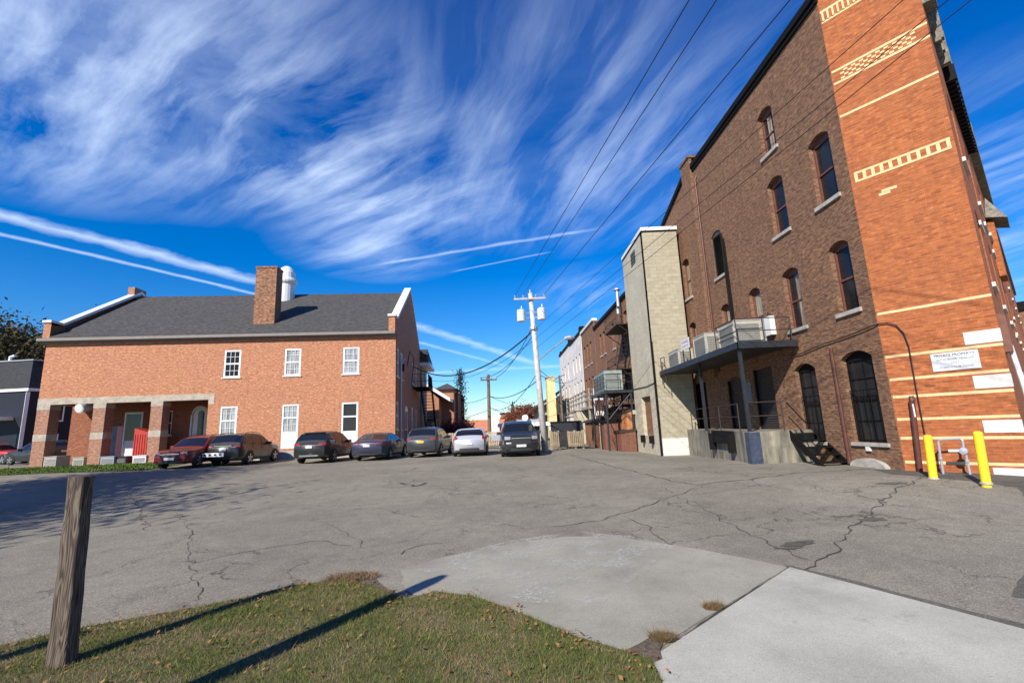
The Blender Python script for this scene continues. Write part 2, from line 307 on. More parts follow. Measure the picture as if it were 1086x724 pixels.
# ------------------------------------------------------------------ mesh helpers
ORG = {}
class Fr:
    def __init__(s, P0, d, n): s.P = Vector(P0); s.d = Vector(d).normalized(); s.n = Vector(n).normalized()
    def p(s, a, o, z): return s.P+s.d*a+s.n*o+Vector((0, 0, z))
WD = Fr((0, 0, 0), (1, 0, 0), (0, 1, 0))
class MB:
    def __init__(s): s.v = []; s.f = []
    def quad(s, *ps): k = len(s.v); s.v += [Vector(p) for p in ps]; s.f.append(tuple(range(k, k+len(ps)))); return s
    def box(s, a0, a1, o0, o1, z0, z1, fr=WD):
        k = len(s.v)
        for z in (z0, z1):
            for a, o in ((a0, o0), (a1, o0), (a1, o1), (a0, o1)): s.v.append(fr.p(a, o, z))
        s.f += [tuple(k+i for i in q) for q in ((0, 3, 2, 1), (4, 5, 6, 7), (0, 1, 5, 4), (1, 2, 6, 5), (2, 3, 7, 6), (3, 0, 4, 7))]; return s
    def prism(s, loop, o0, o1, fr=WD):          # loop of (a,z), extruded along o
        k = len(s.v); n = len(loop)
        for o in (o0, o1):
            for a, z in loop: s.v.append(fr.p(a, o, z))
        tri = tessellate_polygon([[Vector((a, z, 0)) for a, z in loop]])
        s.f += [tuple(k+i for i in q) for q in tri]; s.f += [tuple(k+n+i for i in reversed(q)) for q in tri]
        s.f += [(k+i, k+(i+1) % n, k+n+(i+1) % n, k+n+i) for i in range(n)]; return s
    def poly3(s, loop, h):                       # loop of 3D points, extruded up by h (a slab)
        k = len(s.v); n = len(loop)
        s.v += [Vector(p) for p in loop]+[Vector(p)+Vector((0, 0, h)) for p in loop]
        tri = tessellate_polygon([[Vector((p[0], p[1], 0)) for p in loop]])
        s.f += [tuple(k+i for i in q) for q in tri]+[tuple(k+n+i for i in reversed(q)) for q in tri]
        s.f += [(k+i, k+(i+1) % n, k+n+(i+1) % n, k+n+i) for i in range(n)]; return s
    def wall(s, outline, holes, fr, o=0., reveal=.22, th=.3):
        loops = [[Vector((a, z, 0)) for a, z in outline]]+[[Vector((a, z, 0)) for a, z in h] for h in holes]
        flat = [q for l in loops for q in l]; k = len(s.v)
        s.v += [fr.p(q.x, o, q.y) for q in flat]
        s.f += [tuple(k+i for i in q) for q in tessellate_polygon(loops)]
        def side(loop, dp):
            k = len(s.v); n = len(loop)
            for oo in (o, o-dp): s.v += [fr.p(a, oo, z) for a, z in loop]
            s.f += [(k+i, k+(i+1) % n, k+n+(i+1) % n, k+n+i) for i in range(n)]
        side(outline, th)
        for h in holes: side(h, reveal)
        return s
    def tube(s, pts, r, n=8, cap=True):
        pts = [Vector(p) for p in pts]; rr = r if isinstance(r, (list, tuple)) else [r]*len(pts); k0 = len(s.v)
        ref = None
        for i, p in enumerate(pts):
            d = (pts[min(i+1, len(pts)-1)]-pts[max(i-1, 0)]).normalized()
            if ref is None: ref = Vector((0, 0, 1)) if abs(d.z) < .9 else Vector((1, 0, 0))
            u = d.cross(ref).normalized(); v = u.cross(d).normalized(); ref = v
            for j in range(n): a = 2*math.pi*j/n; s.v.append(p+(u*math.cos(a)+v*math.sin(a))*rr[i])
        for i in range(len(pts)-1):
            for j in range(n): a = k0+i*n+j; b = k0+i*n+(j+1) % n; s.f.append((a, b, b+n, a+n))
        if cap: s.f += [tuple(k0+j for j in reversed(range(n))), tuple(k0+(len(pts)-1)*n+j for j in range(n))]
        return s
    def lathe(s, c, prof, n=16, ax=(0, 0, 1)):
        ax = Vector(ax).normalized(); return s.tube([Vector(c)+ax*z for r, z in prof], [max(r, .001) for r, z in prof], n)
    def arc(s, fr, a0, a1, z0, rise, wd, o0, o1, seg=8):      # curved band over an opening
        lo = arcpts(a0, a1, z0, rise, seg); hi = arcpts(a0-wd*.4, a1+wd*.4, z0+wd*.6, rise+wd*.4, seg)
        for i in range(seg):
            s.prism([lo[i], lo[i+1], hi[i+1], hi[i]], o0, o1, fr)
        return s
    def build(s, name, mt, parent=None, local=False, smooth=False, doubles=False):
        me = bpy.data.meshes.new(name); org = ORG.get(parent.name, Vector()) if (parent and not local) else Vector()
        me.from_pydata([tuple(v-org) for v in s.v], [], s.f); 
        import bmesh
        bm = bmesh.new(); bm.from_mesh(me)
        if doubles: bmesh.ops.remove_doubles(bm, verts=bm.verts, dist=1e-4)
        bmesh.ops.recalc_face_normals(bm, faces=bm.faces)
        uvl = bm.loops.layers.uv.new('UVMap')
        for f in bm.faces:
            nn = f.normal
            if abs(nn.z) > .75:
                for l in f.loops: p = l.vert.co+org; l[uvl].uv = (p.x, p.y)
            else:
                tx, ty = -nn.y, nn.x; q = math.hypot(tx, ty) or 1; tx /= q; ty /= q
                for l in f.loops: p = l.vert.co+org; l[uvl].uv = (p.x*tx+p.y*ty, p.z)
            f.smooth = smooth
        bm.to_mesh(me); bm.free()
        me.materials.append(MT[mt]); o = bpy.data.objects.new(name, me); COL.objects.link(o)
        if parent: o.parent = parent; ORG[o.name] = org
        else: ORG[o.name] = Vector()
        return o
def arcpts(a0, a1, z0, rise, seg=8):
    c = (a0+a1)/2; h = (a1-a0)/2
    if rise <= 0: return [(a0, z0), (a1, z0)]
    R = (h*h+rise*rise)/(2*rise); th = math.asin(min(1, h/R)); cz = z0+rise-R
    return [(c+R*math.sin(-th+2*th*i/seg), cz+R*math.cos(-th+2*th*i/seg)) for i in range(seg+1)]
def hole(a0, a1, z0, z1, rise=0.):
    return [(a1, z0), (a0, z0)]+(arcpts(a0, a1, z1-rise, rise) if rise else [(a0, z1), (a1, z1)])
def tag(o, label=None, cat=None, group=None, kind=None):
    if label: o['label'] = label
    if cat: o['category'] = cat
    if group: o['group'] = group
    if kind: o['kind'] = kind
    return o
def thing(name, label, cat, loc, group=None, rz=0.):
    o = bpy.data.objects.new(name, None); COL.objects.link(o); o.location = loc; o.rotation_euler = (0, 0, rz); o.empty_display_size = .3
    ORG[o.name] = Vector(loc); return tag(o, label, cat, group)
def struct(o): o['kind'] = 'structure'; return o
def ray(x, y): return cF*FPX+cR*(x-CX)+cU*(CY-y)
def at(x, y, Y): d = ray(x, y); return cC+d*(Y/d.y)
def onz(x, y, z=0.): d = ray(x, y); return cC+d*((z-HCAM)/d.z)
def copy_tree(o, parent=None):
    c = o.copy(); COL.objects.link(c); c.parent = parent
    for ch in list(o.children): copy_tree(ch, c)
    return c
def ss(t): t = max(0., min(1., t)); return t*t*(3-2*t)
def lerp_table(t, xs, ys):
    for i in range(len(xs)-1):
        if t <= xs[i+1]: k = ss((t-xs[i])/(xs[i+1]-xs[i])) if t > xs[i] else 0; return ys[i]+(ys[i+1]-ys[i])*k
    return ys[-1]
def gh(x, y):
    a = .3*ss((y-8)/15)+.2*ss((-x-12)/12)*ss((y-14)/10)
    r = lerp_table(y, [6.5, 11.5, 16, 24, 34], [0, .28, .28, .04, -.02])
    k = ss((x-3)/4.5); return a*(1-k)+r*k

# ------------------------------------------------------------------ ground
def axis(a, b, st, lo, hi):
    r = list(np.arange(a, b+1e-6, st)); k = a; d = st
    while k > lo: d *= 1.35; k -= d; r.insert(0, max(k, lo))
    k = b; d = st
    while k < hi: d *= 1.35; k += d; r.append(min(k, hi))
    return r
gx = axis(-34, 14, .5, -900, 900); gy = axis(2, 40, .5, -60, 1500)
g = MB(); g.v = [Vector((x, y, gh(x, y))) for y in gy for x in gx]
nx = len(gx); g.f = [(j*nx+i, j*nx+i+1, (j+1)*nx+i+1, (j+1)*nx+i) for j in range(len(gy)-1) for i in range(nx-1)]
struct(g.build('asphalt_ground', 'asphalt', smooth=True))
def inpoly(x, y, P):
    c = False; n = len(P)
    for i in range(n):
        a, b = P[i], P[i-1]
        if (a[1] > y) != (b[1] > y) and x < (b[0]-a[0])*(y-a[1])/(b[1]-a[1])+a[0]: c = not c
    return c
def sheet(name, mt, pts, dz, jag=0., sub=0):
    P = []
    for i, p in enumerate(pts):
        q = pts[(i+1) % len(pts)]; L = math.hypot(q[0]-p[0], q[1]-p[1]); n = max(1, int(L/.12)) if jag else 1
        for k in range(n):
            t = k/n; x, y = p[0]+(q[0]-p[0])*t, p[1]+(q[1]-p[1])*t
            if jag and k: x += noise.noise(Vector((x*3, y*3, 1)))*jag+random.uniform(-.2, .2)*jag; y += noise.noise(Vector((x*3, y*3, 7)))*jag
            P.append((x, y))
    m = MB(); m.v = [Vector((x, y, 0)) for x, y in P]; m.f = list(tessellate_polygon([m.v]))
    o = m.build(name, mt, smooth=False)
    import bmesh
    bm = bmesh.new(); bm.from_mesh(o.data)
    if sub: bmesh.ops.subdivide_edges(bm, edges=bm.edges, cuts=sub, use_grid_fill=True)
    for v in bm.verts: v.co.z = gh(v.co.x, v.co.y)+dz
    for f in bm.faces:
        if f.normal.z < 0: f.normal_flip()
    bm.to_mesh(o.data); bm.free(); return struct(o)
def px2(*pts): return [tuple(onz(x, y)[:2]) for x, y in pts]
slab = px2((425, 605), (470, 591), (543, 576), (600, 569), (653, 569), (740, 582), (836, 601), (778, 637), (718, 674), (694, 694))
slab += [(-.1, 3.9), (-1.3, 5.6)]
sheet('concrete_apron', 'concrete_slab', slab, .006, jag=.03)
wa = onz(838, 602); wb = onz(695, 696); wc = onz(1086, 668)
dl = (wb-wa).normalized(); dr_ = (wc-wa).normalized()
walk = [tuple(wa[:2]), tuple((wa+dl*9)[:2]), tuple((wa+dl*9+dr_*7)[:2]), tuple((wa+dr_*7)[:2])]
sheet('concrete_sidewalk', 'concrete_walk', walk, .012)
sheet('worn_white_paint', 'worn_paint', px2((440, 604), (500, 584), (545, 573), (610, 564), (668, 569), (720, 580), (690, 600), (640, 640), (560, 640), (500, 620)), .011)
sheet('rough_asphalt_strip', 'asphalt_dark', [tuple((wa+dr_*-.1)[:2]), tuple((wa+dr_*7)[:2]), tuple((wa+dr_*7-dl*.16)[:2]), tuple((wa+dr_*2-dl*.13)[:2]), tuple((wa-dl*.09)[:2])], .008, jag=.03)
sheet('dark_asphalt_apron', 'asphalt_dark', [(9.78, 12.6), (9.4, 12.7), (9.0, 11.6), (9.55, 10.6), (9.9, 9.6), (8.4, 8.0), (6.1, 5.9), (4.6, 4.75), (5.5, 3.9), (14, 9), (11.6, 10.4), (9.9, 12.3)], .005, jag=.05, sub=5)
# long open cracks and tar lines
def crack(pts, w, jit=.05):
    out = []; Q = [onz(x, y, .05) for x, y in pts]
    L = []
    for a, b in zip(Q, Q[1:]):
        n = max(2, int((b-a).length/.12))
        for k in range(n): L.append(a.lerp(b, k/n))
    L.append(Q[-1]); m = MB()
    tops = []; bots = []
    for i, p in enumerate(L):
        d = (L[min(i+1, len(L)-1)]-L[max(i-1, 0)]); s = Vector((-d.y, d.x, 0)).normalized()
        j = noise.noise(p*2.3)*jit*3+random.uniform(-jit, jit)*.5; ww = w*(.35+random.random()*1.1)
        c = p+s*j
        for sg, lst in ((1, tops), (-1, bots)): q = c+s*sg*ww/2; lst.append(Vector((q.x, q.y, gh(q.x, q.y)+.007)))
    m.v = tops+bots; n = len(tops); m.f = [(i, i+1, n+i+1, n+i) for i in range(n-1)]
    return struct(m.build('asphalt_crack', 'crack_dark'))
crack([(600, 487), (650, 499), (705, 511), (738, 517), (800, 515), (870, 510), (958, 504)], .035)
crack([(983, 515), (950, 530), (905, 556), (885, 580), (862, 592), (838, 600)], .022)
crack([(838, 601), (800, 620), (750, 650), (697, 692)], .035, .008)
crack([(590, 556), (640, 548), (700, 530), (735, 520)], .022)
crack([(425, 515), (440, 518), (455, 515)], .10)
crack([(190, 545), (205, 566), (200, 592), (208, 620), (215, 630)], .010)
crack([(180, 592), (205, 594), (255, 583), (330, 570), (375, 575)], .014)
crack([(330, 548), (378, 566), (385, 578), (440, 568), (470, 556)], .009)
crack([(470, 572), (432, 580), (428, 584)], .012)
crack([(135, 522), (155, 553), (160, 560)], .014)
crack([(700, 517), (760, 545), (815, 572), (860, 590)], .014)
crack([(660, 545), (690, 556), (705, 573)], .014)
for (x, y, r) in ((846, 574, .10), (836, 578, .07), (855, 571, .06), (948, 523, .12), (925, 551, .10)):      # broken potholes
    c = onz(x, y, .04); pts = [(c.x+math.cos(a)*r*random.uniform(1.2, 3.2), c.y+math.sin(a)*r*random.uniform(.6, 1.5)) for a in [k*.5 for k in range(13)]][:12]
    sheet('pothole', 'asphalt_dark', pts, .008, jag=.05)
# debris line where asphalt meets lawn
GP = px2((0, 686), (45, 676), (85, 667), (140, 657), (200, 647), (262, 634), (312, 621), (340, 619), (368, 617), (392, 621), (412, 630), (432, 636), (462, 628), (500, 633), (545, 648), (613, 677), (690, 700), (702, 724))
GP += [(.85, 3.1), (.8, .5), (-9, .5), (-9, 3.6)]
struct(sheet('lawn_soil', 'turf', GP, .016, jag=.02))
sheet('gravel_soil_edge', 'litter_soil', px2((318, 625), (350, 613), (380, 609), (398, 613), (410, 624), (428, 634), (440, 640), (400, 640)), .010, jag=.04)
sheet('gravel_soil_edge', 'litter_soil', px2((655, 694), (678, 684), (694, 674), (712, 674), (700, 690), (703, 700), (690, 706)), .014, jag=.03)
LP = [(-40, 19.4), (-31, 21.2), (-22, 22.6), (-18.3, 23.0), (-18.3, 24.2), (-19.5, 28.6), (-27.5, 28.2), (-40, 27.4)]
sheet('lawn_strip_soil', 'turf', LP, .02, jag=.08, sub=6)
def blades(name, label, poly, N, hmin, hmax, wd, cols, seed, y0=None, kind='stuff'):
    rs = np.random.RandomState(seed); xs = [p[0] for p in poly]; ys = [p[1] for p in poly]
    P = []
    while len(P) < N:
        x = rs.uniform(min(xs), max(xs)); y = rs.uniform(min(ys), max(ys))
        if inpoly(x, y, poly): P.append((x, y))
    V = np.zeros((N, 3, 3)); C = np.zeros((N, 3))
    for i, (x, y) in enumerate(P):
        n = noise.noise(Vector((x*1.7, y*1.7, 3)))+.5*noise.noise(Vector((x*6, y*6, 9)))
        h = rs.uniform(hmin, hmax)*(1+.5*n)*(1.9 if rs.rand() > .96 else 1); a = rs.uniform(0, 6.283); l = rs.uniform(.3, 1.3)*h; b = rs.uniform(0, 6.283)
        z = gh(x, y)+.012; w2 = wd*rs.uniform(.6, 1.4)/2
        V[i, 0] = (x-math.cos(a)*w2, y-math.sin(a)*w2, z); V[i, 1] = (x+math.cos(a)*w2, y+math.sin(a)*w2, z); V[i, 2] = (x+math.cos(b)*l, y+math.sin(b)*l, z+h)
        k = rs.rand()+n*.9
        c = cols[0] if k > .55 else cols[1] if k > .15 else cols[2] if k > -.2 else cols[3]
        C[i] = np.array(c)*rs.uniform(.65, 1.3)
    me = bpy.data.meshes.new(name); me.from_pydata(V.reshape(-1, 3).tolist(), [], np.arange(N*3).reshape(-1, 3).tolist())
    at_ = me.attributes.new('col', 'FLOAT_COLOR', 'POINT'); at_.data.foreach_set('color', np.hstack([np.repeat(C, 3, 0), np.ones((N*3, 1))]).ravel())
    me.materials.append(MT['leafy']); o = bpy.data.objects.new(name, me); COL.objects.link(o); return tag(o, label, 'grass', None, 'stuff')
GR = [(.110, .135, .028), (.185, .165, .055), (.29, .205, .105), (.30, .18, .105)]
vis = [p for p in GP[:18]]+[(.8, 3.2), (-.5, 3.0), (-5.4, 3.0), (-5.6, 4.3)]
blades('lawn_grass', 'worn green and straw coloured lawn in the foreground', vis, 120000, .012, .042, .0045, GR, 3)
blades('lawn_strip_grass', 'strip of mown green grass before the brick arcade', LP, 26000, .03, .09, .05, [(.07, .13, .02), (.09, .15, .025), (.10, .14, .03), (.13, .13, .05)], 4)
def weeds(label, x, y, r, n, seed):
    c = onz(x, y); pl_ = [(c.x+math.cos(a)*r, c.y+math.sin(a)*r*.6) for a in [k*.7 for k in range(9)]]
    o = blades('dry_weeds', label, pl_, n, .02, .06, .005, [(.16, .12, .06), (.22, .14, .08), (.18, .09, .05), (.1, .09, .03)], seed)
    o['category'] = 'weeds'; return o
weeds('tuft of dry brown weeds in the joint halfway along the concrete edge', 757, 646, .09, 1100, 5)
weeds('dry brown weeds at the lawn end of the joint between slabs', 704, 679, .11, 1300, 6)
weeds('reddish brown weeds and litter at the lawn tip by the asphalt', 375, 613, .34, 1500, 8)
def leaves():
    rs = np.random.RandomState(11); m = MB(); cols = []
    P = []
    while len(P) < 1150:
        x, y = rs.uniform(-5.2, 1.2), rs.uniform(3.2, 6.8)
        e = min(math.hypot(x-p[0], y-p[1]) for p in GP[:18])
        if inpoly(x, y, GP) and rs.rand() < (.25+1.5*(e < .35)) or (e < .12): P.append((x, y))
    for x, y in P:
        s = rs.uniform(.006, .026); a = rs.uniform(0, 6.28); z = .035+rs.rand()*.015; t = rs.uniform(-.6, .6)
        u = Vector((math.cos(a), math.sin(a), t))*s; v = Vector((-math.sin(a), math.cos(a), rs.uniform(-.4, .4)))*s*.6; c = Vector((x, y, z))
        m.quad(c-u, c-v, c+u, c+v); q = [(.30, .14, .05), (.22, .09, .04), (.28, .18, .07), (.14, .07, .04)][rs.randint(4)]; cols += [q]*4
    o = m.build('fallen_leaves', 'leafy'); a_ = o.data.attributes.new('col', 'FLOAT_COLOR', 'POINT')
    a_.data.foreach_set('color', [k for c in cols for k in (*c, 1)]); tag(o, 'small brown leaves scattered over the lawn and its edge', 'leaves', None, 'stuff')
leaves()

# ------------------------------------------------------------------ frames of the buildings
az = rad(39)
W = Fr((9.82, 12.17, 0), (-.0252, .9997, 0), (-.9997, -.0252, 0))
O = Fr((9.82, 12.17, 0), (math.sin(az), -math.cos(az), 0), (-math.cos(az), -math.sin(az), 0))
P1 = O.p(2.19, 0, 0); SF = Fr(P1, (math.sin(rad(48.7)), math.cos(rad(48.7)), 0), (math.cos(rad(48.7)), -math.sin(rad(48.7)), 0))
fa = rad(5)
F = Fr((-7.81, 30.5, 0), (-math.cos(fa), -math.sin(fa), 0), (math.sin(fa), -math.cos(fa), 0))
GBL = Fr((-7.81, 30.5, 0), (-math.sin(fa), math.cos(fa), 0), (math.cos(fa), math.sin(fa), 0))
FD = Fr((-7.81, 30.5, 0), (-math.sin(fa), math.cos(fa), 0), (-math.cos(fa), -math.sin(fa), 0))    # a = depth, o = along the facade
BR = Fr((8.6, 30, 0), (-.0252, .9997, 0), (-.9997, -.0252, 0))
def onfr(fr, x, y, o=0.):
    d = ray(x, y); P = fr.p(0, o, 0); t = (P-cC).dot(fr.n)/d.dot(fr.n); q = cC+d*t; return (q-fr.P).dot(fr.d), q.z
def ofr(fr, x, y, o=0.):
    a, z = onfr(fr, x, y, o); return fr.p(a, o, z)

def window(par, fr, a0, a1, z0, z1, rise=0., dep=.14, fm='sash_brown', pane='glass_dark', fw=.06, cols=1, rows=1, rail=True, sill='stone', sillh=.12, arch=None, curtain_=None, label=None, panel=0.):
    m = MB(); b0, b1 = -dep-.05, -dep+.02; zs = z1-rise
    m.box(a0, a0+fw, b0, b1, z0, zs, fr).box(a1-fw, a1, b0, b1, z0, zs, fr).box(a0+fw, a1-fw, b0, b1, z0, z0+fw, fr)
    if rise: m.prism([(a1, zs-fw), (a1, zs)]+list(reversed(arcpts(a0, a1, zs, rise)))[1:-1]+[(a0, zs), (a0, zs-fw)], b0, b1, fr)
    else: m.box(a0+fw, a1-fw, b0, b1, zs-fw, zs, fr)
    if panel: m.box(a0+fw, a1-fw, b0, b1-.012, z0+fw, z0+panel, fr); z0p = z0+panel
    else: z0p = z0
    zm = (z0p+zs)/2
    if rail: m.box(a0+fw, a1-fw, b0+.01, b1-.008, zm-fw*.45, zm+fw*.45, fr)
    t = fw*.22
    for i in range(1, cols): a = a0+fw+(a1-a0-2*fw)*i/cols; m.box(a-t/2, a+t/2, b0+.02, b1-.016, z0p+fw*.8, zs-fw*.8, fr)
    for j in range(1, rows): z = z0p+(zs-z0p)*j/rows; (abs(z-zm) > .02 or not rail) and m.box(a0+fw, a1-fw, b0+.02, b1-.018, z-t/2, z+t/2, fr)
    w_ = m.build('window', fm, par)
    if label: w_['label'] = label
    MB().box(a0+.01, a1-.01, b0-.02, b0+.022, z0p+.01, zs-.01, fr).build('pane', pane, w_)
    if curtain_:
        for (f0, f1) in curtain_: MB().box(a0+(a1-a0)*f0+.02, a0+(a1-a0)*f1-.02, b0+.0225, b0+.0275, z0p+.03, zs-fw-.02, fr).build('curtain', 'curtain_cream', w_)
    if sill: MB().box(a0-.08, a1+.08, -.1, .07, z0-sillh, z0-.003, fr).build('sill', sill, w_)
    if arch: MB().arc(fr, a0, a1, zs, rise, .24, -.02, .012).build('brick_arch', arch, w_)
    return w_

# ------------------------------------------------------------------ big brick building on the right
bb = thing('brick_building', 'tall three storey building with dark brown brick flank and bright orange brick corner', 'building', (9.82, 12.17, .28))
Hh = {'K': (.40, 1.55, .95, 3.52, .2), 'L': (2.75, 3.8, .92, 3.47, .2), 'E': (.50, 1.30, 4.68, 6.8, .16), 'F': (2.82, 3.7, 4.68, 6.8, .16), 'G': (5.18, 5.98, 4.7, 6.8, .16),
      'H': (7.58, 8.42, 4.7, 6.8, .16), 'I': (11.25, 12.05, 4.7, 6.8, .16), 'B': (.50, 1.42, 8.15, 10.35, .18), 'D': (2.88, 3.78, 8.15, 10.28, .18), 'C': (7.57, 8.5, 8.15, 10.3, .18),
      'J': (11.25, 12.1, 8.15, 10.3, .18), 'A': (2.87, 3.76, 11.3, 13.05, .18)}
doors = [(5.15, 6.5, 1.3, 3.62), (7.42, 8.72, 1.3, 3.55), (10.9, 12.4, 1.3, 3.6)]
MB().wall([(0, -.4), (17, -.4), (17, 12.4), (14.14, 13.34), (11, 14.3), (9.7, 14.38), (0, 14.38)],
          [hole(a, b, c, d, r) for a, b, c, d, r in Hh.values()]+[hole(a, b, c, d, .18 if i == 1 else 0) for i, (a, b, c, d) in enumerate(doors)], W, th=.4).build('wall', 'brick_brown', bb)
MB().box(9.55, 10.6, .003, .16, 3.7, 15.0, W).box(9.5, 10.65, -.3, .22, 15.0, 15.12, W).build('pilaster', 'brick_brown', bb)
m = MB(); m.box(-.02, 9.55, -.3, .13, 14.38, 14.62, W).box(-.02, 9.55, -.25, .07, 14.22, 14.38, W)
m.prism([(10.65, 14.40), (14.2, 13.3), (17, 12.36), (17, 12.6), (14.2, 13.55), (10.65, 14.65)], -.3, .12, W); m.build('roof_coping', 'black_paint', bb)
# roof and rear so the mass is closed
fp = [W.p(0, -.41, 0), O.p(2.1, -.41, 0)+Vector((.0, .0, 0)), SF.p(45.5, -.41, 0), SF.p(45.5, -12, 0), Vector((16, 44, 0)), W.p(17, -.41, 0)]
MB().poly3([(p.x, p.y, 12.2) for p in fp], .1).build('roof', 'black_paint', bb)
MB().quad(*[Vector((p.x, p.y, z)) for p, z in ((fp[5], 0), (fp[4], 0), (fp[4], 12.2), (fp[5], 12.2))]).quad(*[Vector((p.x, p.y, z)) for p, z in ((fp[4], 0), (fp[3], 0), (fp[3], 12.2), (fp[4], 12.2))]).quad(*[Vector((p.x, p.y, z)) for p, z in ((fp[3], 0), (fp[2], 0), (fp[2], 12.2), (fp[3], 12.2))]).build('rear_wall', 'brick_brown', bb)
for k in 'KL':
    a, b, c, d, r = Hh[k]
    w_ = window(bb, W, a, b, c, d, r, dep=.16, fm='black_paint', fw=.07, cols=2, rows=4, arch='brick_brown', pane='glass_gray', sillh=.1)
    q = MB()
    for i in range(5): x = a+.1+(b-a-.2)*i/4; q.tube([W.p(x, -.05, c+.02), W.p(x, -.05, c+1.45)], .01, 5)
    q.tube([W.p(a+.06, -.05, c+1.45), W.p(b-.06, -.05, c+1.45)], .014, 5); q.build('window_guard', 'black_paint', w_)
for k in 'EFGHIBDJA':
    a, b, c, d, r = Hh[k]
    cur = {'E': [(.12, .30)], 'F': [(.1, .55)], 'G': [(.1, .9)], 'H': [(.1, .85)], 'I': [(.1, .8)], 'B': None, 'D': [(.1, .3)], 'J': [(.3, .9)], 'A': [(.4, .7)]}[k]
    window(bb, W, a, b, c, d, r, dep=.17, cols=2 if k in 'FAI' else 1, arch='brick_brown', curtain_=cur)
a, b, c, d, r = Hh['C']
m = MB(); m.box(a, a+.06, -.2, -.04, c, d-r, W).box(b-.06, b, -.2, -.04, c, d-r, W)
m.prism([(b, d-r-.05)]+list(reversed(arcpts(a, b, d-r, r)))+[(a, d-r-.05)], -.2, -.04, W)
for i in range(17):
    z = c+.08+i*(d-c-.3)/17; k = len(m.v)
    m.v += [W.p(a+.06, -.03, z), W.p(b-.06, -.03, z), W.p(b-.06, -.13, z+.09), W.p(a+.06, -.13, z+.09)]; m.f.append((k, k+1, k+2, k+3))
lv = m.build('louvre', 'louver', bb); MB().box(a+.01, b-.01, -.21, -.19, c, d-.03, W).build('backing', 'dark_void', lv); MB().box(a-.08, b+.08, -.1, .07, c-.12, c-.003, W).build('sill', 'stone', lv)
for i, (a, b, c, d) in enumerate(doors[:2]):
    m = MB(); n = 26
    for k in range(n):
        z = c+(d-c)*k/n; h = (d-c)/n
        m.prism([(0, z), (.022, z+h*.5), (0, z+h)], a, b, Fr(W.p(0, -.14, 0), W.n, W.d))
    dd = m.build('roll_door', 'shutter_shaded', bb); MB().box(a, b, -.2, -.142, c, d, W).build('door_panel', 'shutter_shaded', dd)
    MB().box(a-.02, a+.05, -.13, -.05, c, d, W).build('track', 'black_paint', dd); MB().box(b-.05, b+.02, -.13, -.05, c, d, W).build('track', 'black_paint', dd)
a, b, c, d = doors[2]; MB().box(a, b, -.2, -.12, c, d, W).build('door', 'black_paint', bb)
MB().box(6.75, 7.2, .004, .02, 2.35, 3.2, W).build('notice_board', 'rag_gray', bb)
MB().tube([W.p(1.80, .07, .5), W.p(1.80, .07, 3.75)], .05).tube([W.p(1.80, .07, .5), W.p(1.72, .14, .32)], .05).build('downspout', 'pipe_maroon', bb)
MB().tube([W.p(9.25, .08, 3.9), W.p(9.25, .08, 13.6), W.p(9.25, .0, 13.8)], .05).build('downspout', 'pipe_maroon', bb)
MB().tube([W.p(7.38, .1, 4.4), W.p(7.38, .1, 9.9)], .05).tube([W.p(7.2, .1, 4.4), W.p(7.2, .1, 9.6)], .035).build('vent_stack', 'black_paint', bb)
pts = [W.p(4.0, .05, 3.86), W.p(3.3, .05, 3.80), W.p(2.2, .05, 3.92), W.p(1.0, .05, 3.98), W.p(.1, .05, 4.07), O.p(.04, .05, 4.08), O.p(.22, .05, 4.07), O.p(.38, .05, 3.98), O.p(.5, .05, 3.75), O.p(.55, .05, 3.4), O.p(.53, .05, 2.3), O.p(.52, .05, 1.0), O.p(.54, .08, .3)]
MB().tube(pts, .016, 7).build('conduit', 'wire_black', bb)
m = MB(); n = 14
loop = [(1.72, .0)]+[(1.08-.64*math.cos(math.pi*i/n), .28+.24*math.sin(math.pi*i/n)) for i in range(n, -1, -1)]+[(.44, .0)]
m.prism(loop, .004, .14, W).build('cellar_arch', 'stone', bb); MB().box(.98, 1.12, .004, .06, .72, .87, W).build('junction_box', 'ac_white', bb)
# orange corner wall
MB().wall([(0, -.4), (2.19, -.4), (2.19, 14.9), (0, 14.9)], [], O, th=.4).build('corner_wall', 'brick_orange', bb)
for z in (.50, 1.09, 1.56, 2.13, 2.58, 3.18, 4.345, 10.27, 11.34, 11.74): MB().box(.03, 2.195, -.02, .006, z-.033, z+.033, O).build('cream_band', 'cream_trim', bb)
m = MB(); m.box(.1, 2.12, -.02, .006, 8.40, 8.455, O).box(.1, 2.12, -.02, .006, 8.15, 8.205, O)
for i in range(11): m.box(.1+i*.194, .1+i*.194+.075, -.02, .007, 8.208, 8.397, O)
m.build('cream_band', 'cream_trim', bb)
m = MB()
for j in range(4):
    for i in range(9): a = .22+i*.19+(j % 2)*.095; m.box(a, a+.10, -.02, .006, 11.40+j*.075, 11.45+j*.075, O)
m.build('cream_band', 'cream_trim', bb)
m = MB(); m.box(.02, 2.19, -.02, .006, 13.80, 13.87, O).box(.02, 2.19, -.02, .006, 13.44, 13.50, O)
for i in range(16): m.box(.05+i*.13, .05+i*.13+.05, -.02, .03, 13.503, 13.797, O)
m.build('cream_band', 'cream_trim', bb)
MB().box(-.05, 2.3, -.4, .15, 14.9, 15.2, O).build('roof_coping', 'black_paint', bb)
for (z0, z1) in ((3.25, 3.55), (2.21, 2.51), (1.20, 1.48), (-.1, .42)): MB().box(1.58, 2.205, -.02, .012, z0, z1, O).build('quoin', 'stone_white', bb); MB().box(.013, .5, -.02, .012, z0, z1, SF).build('quoin', 'stone_white', bb)
MB().box(.62, .95, -.02, .005, 7.62, 7.69, O).box(.55, .80, -.02, .005, 7.54, 7.61, O).build('mortar_patch', 'cream_trim', bb)
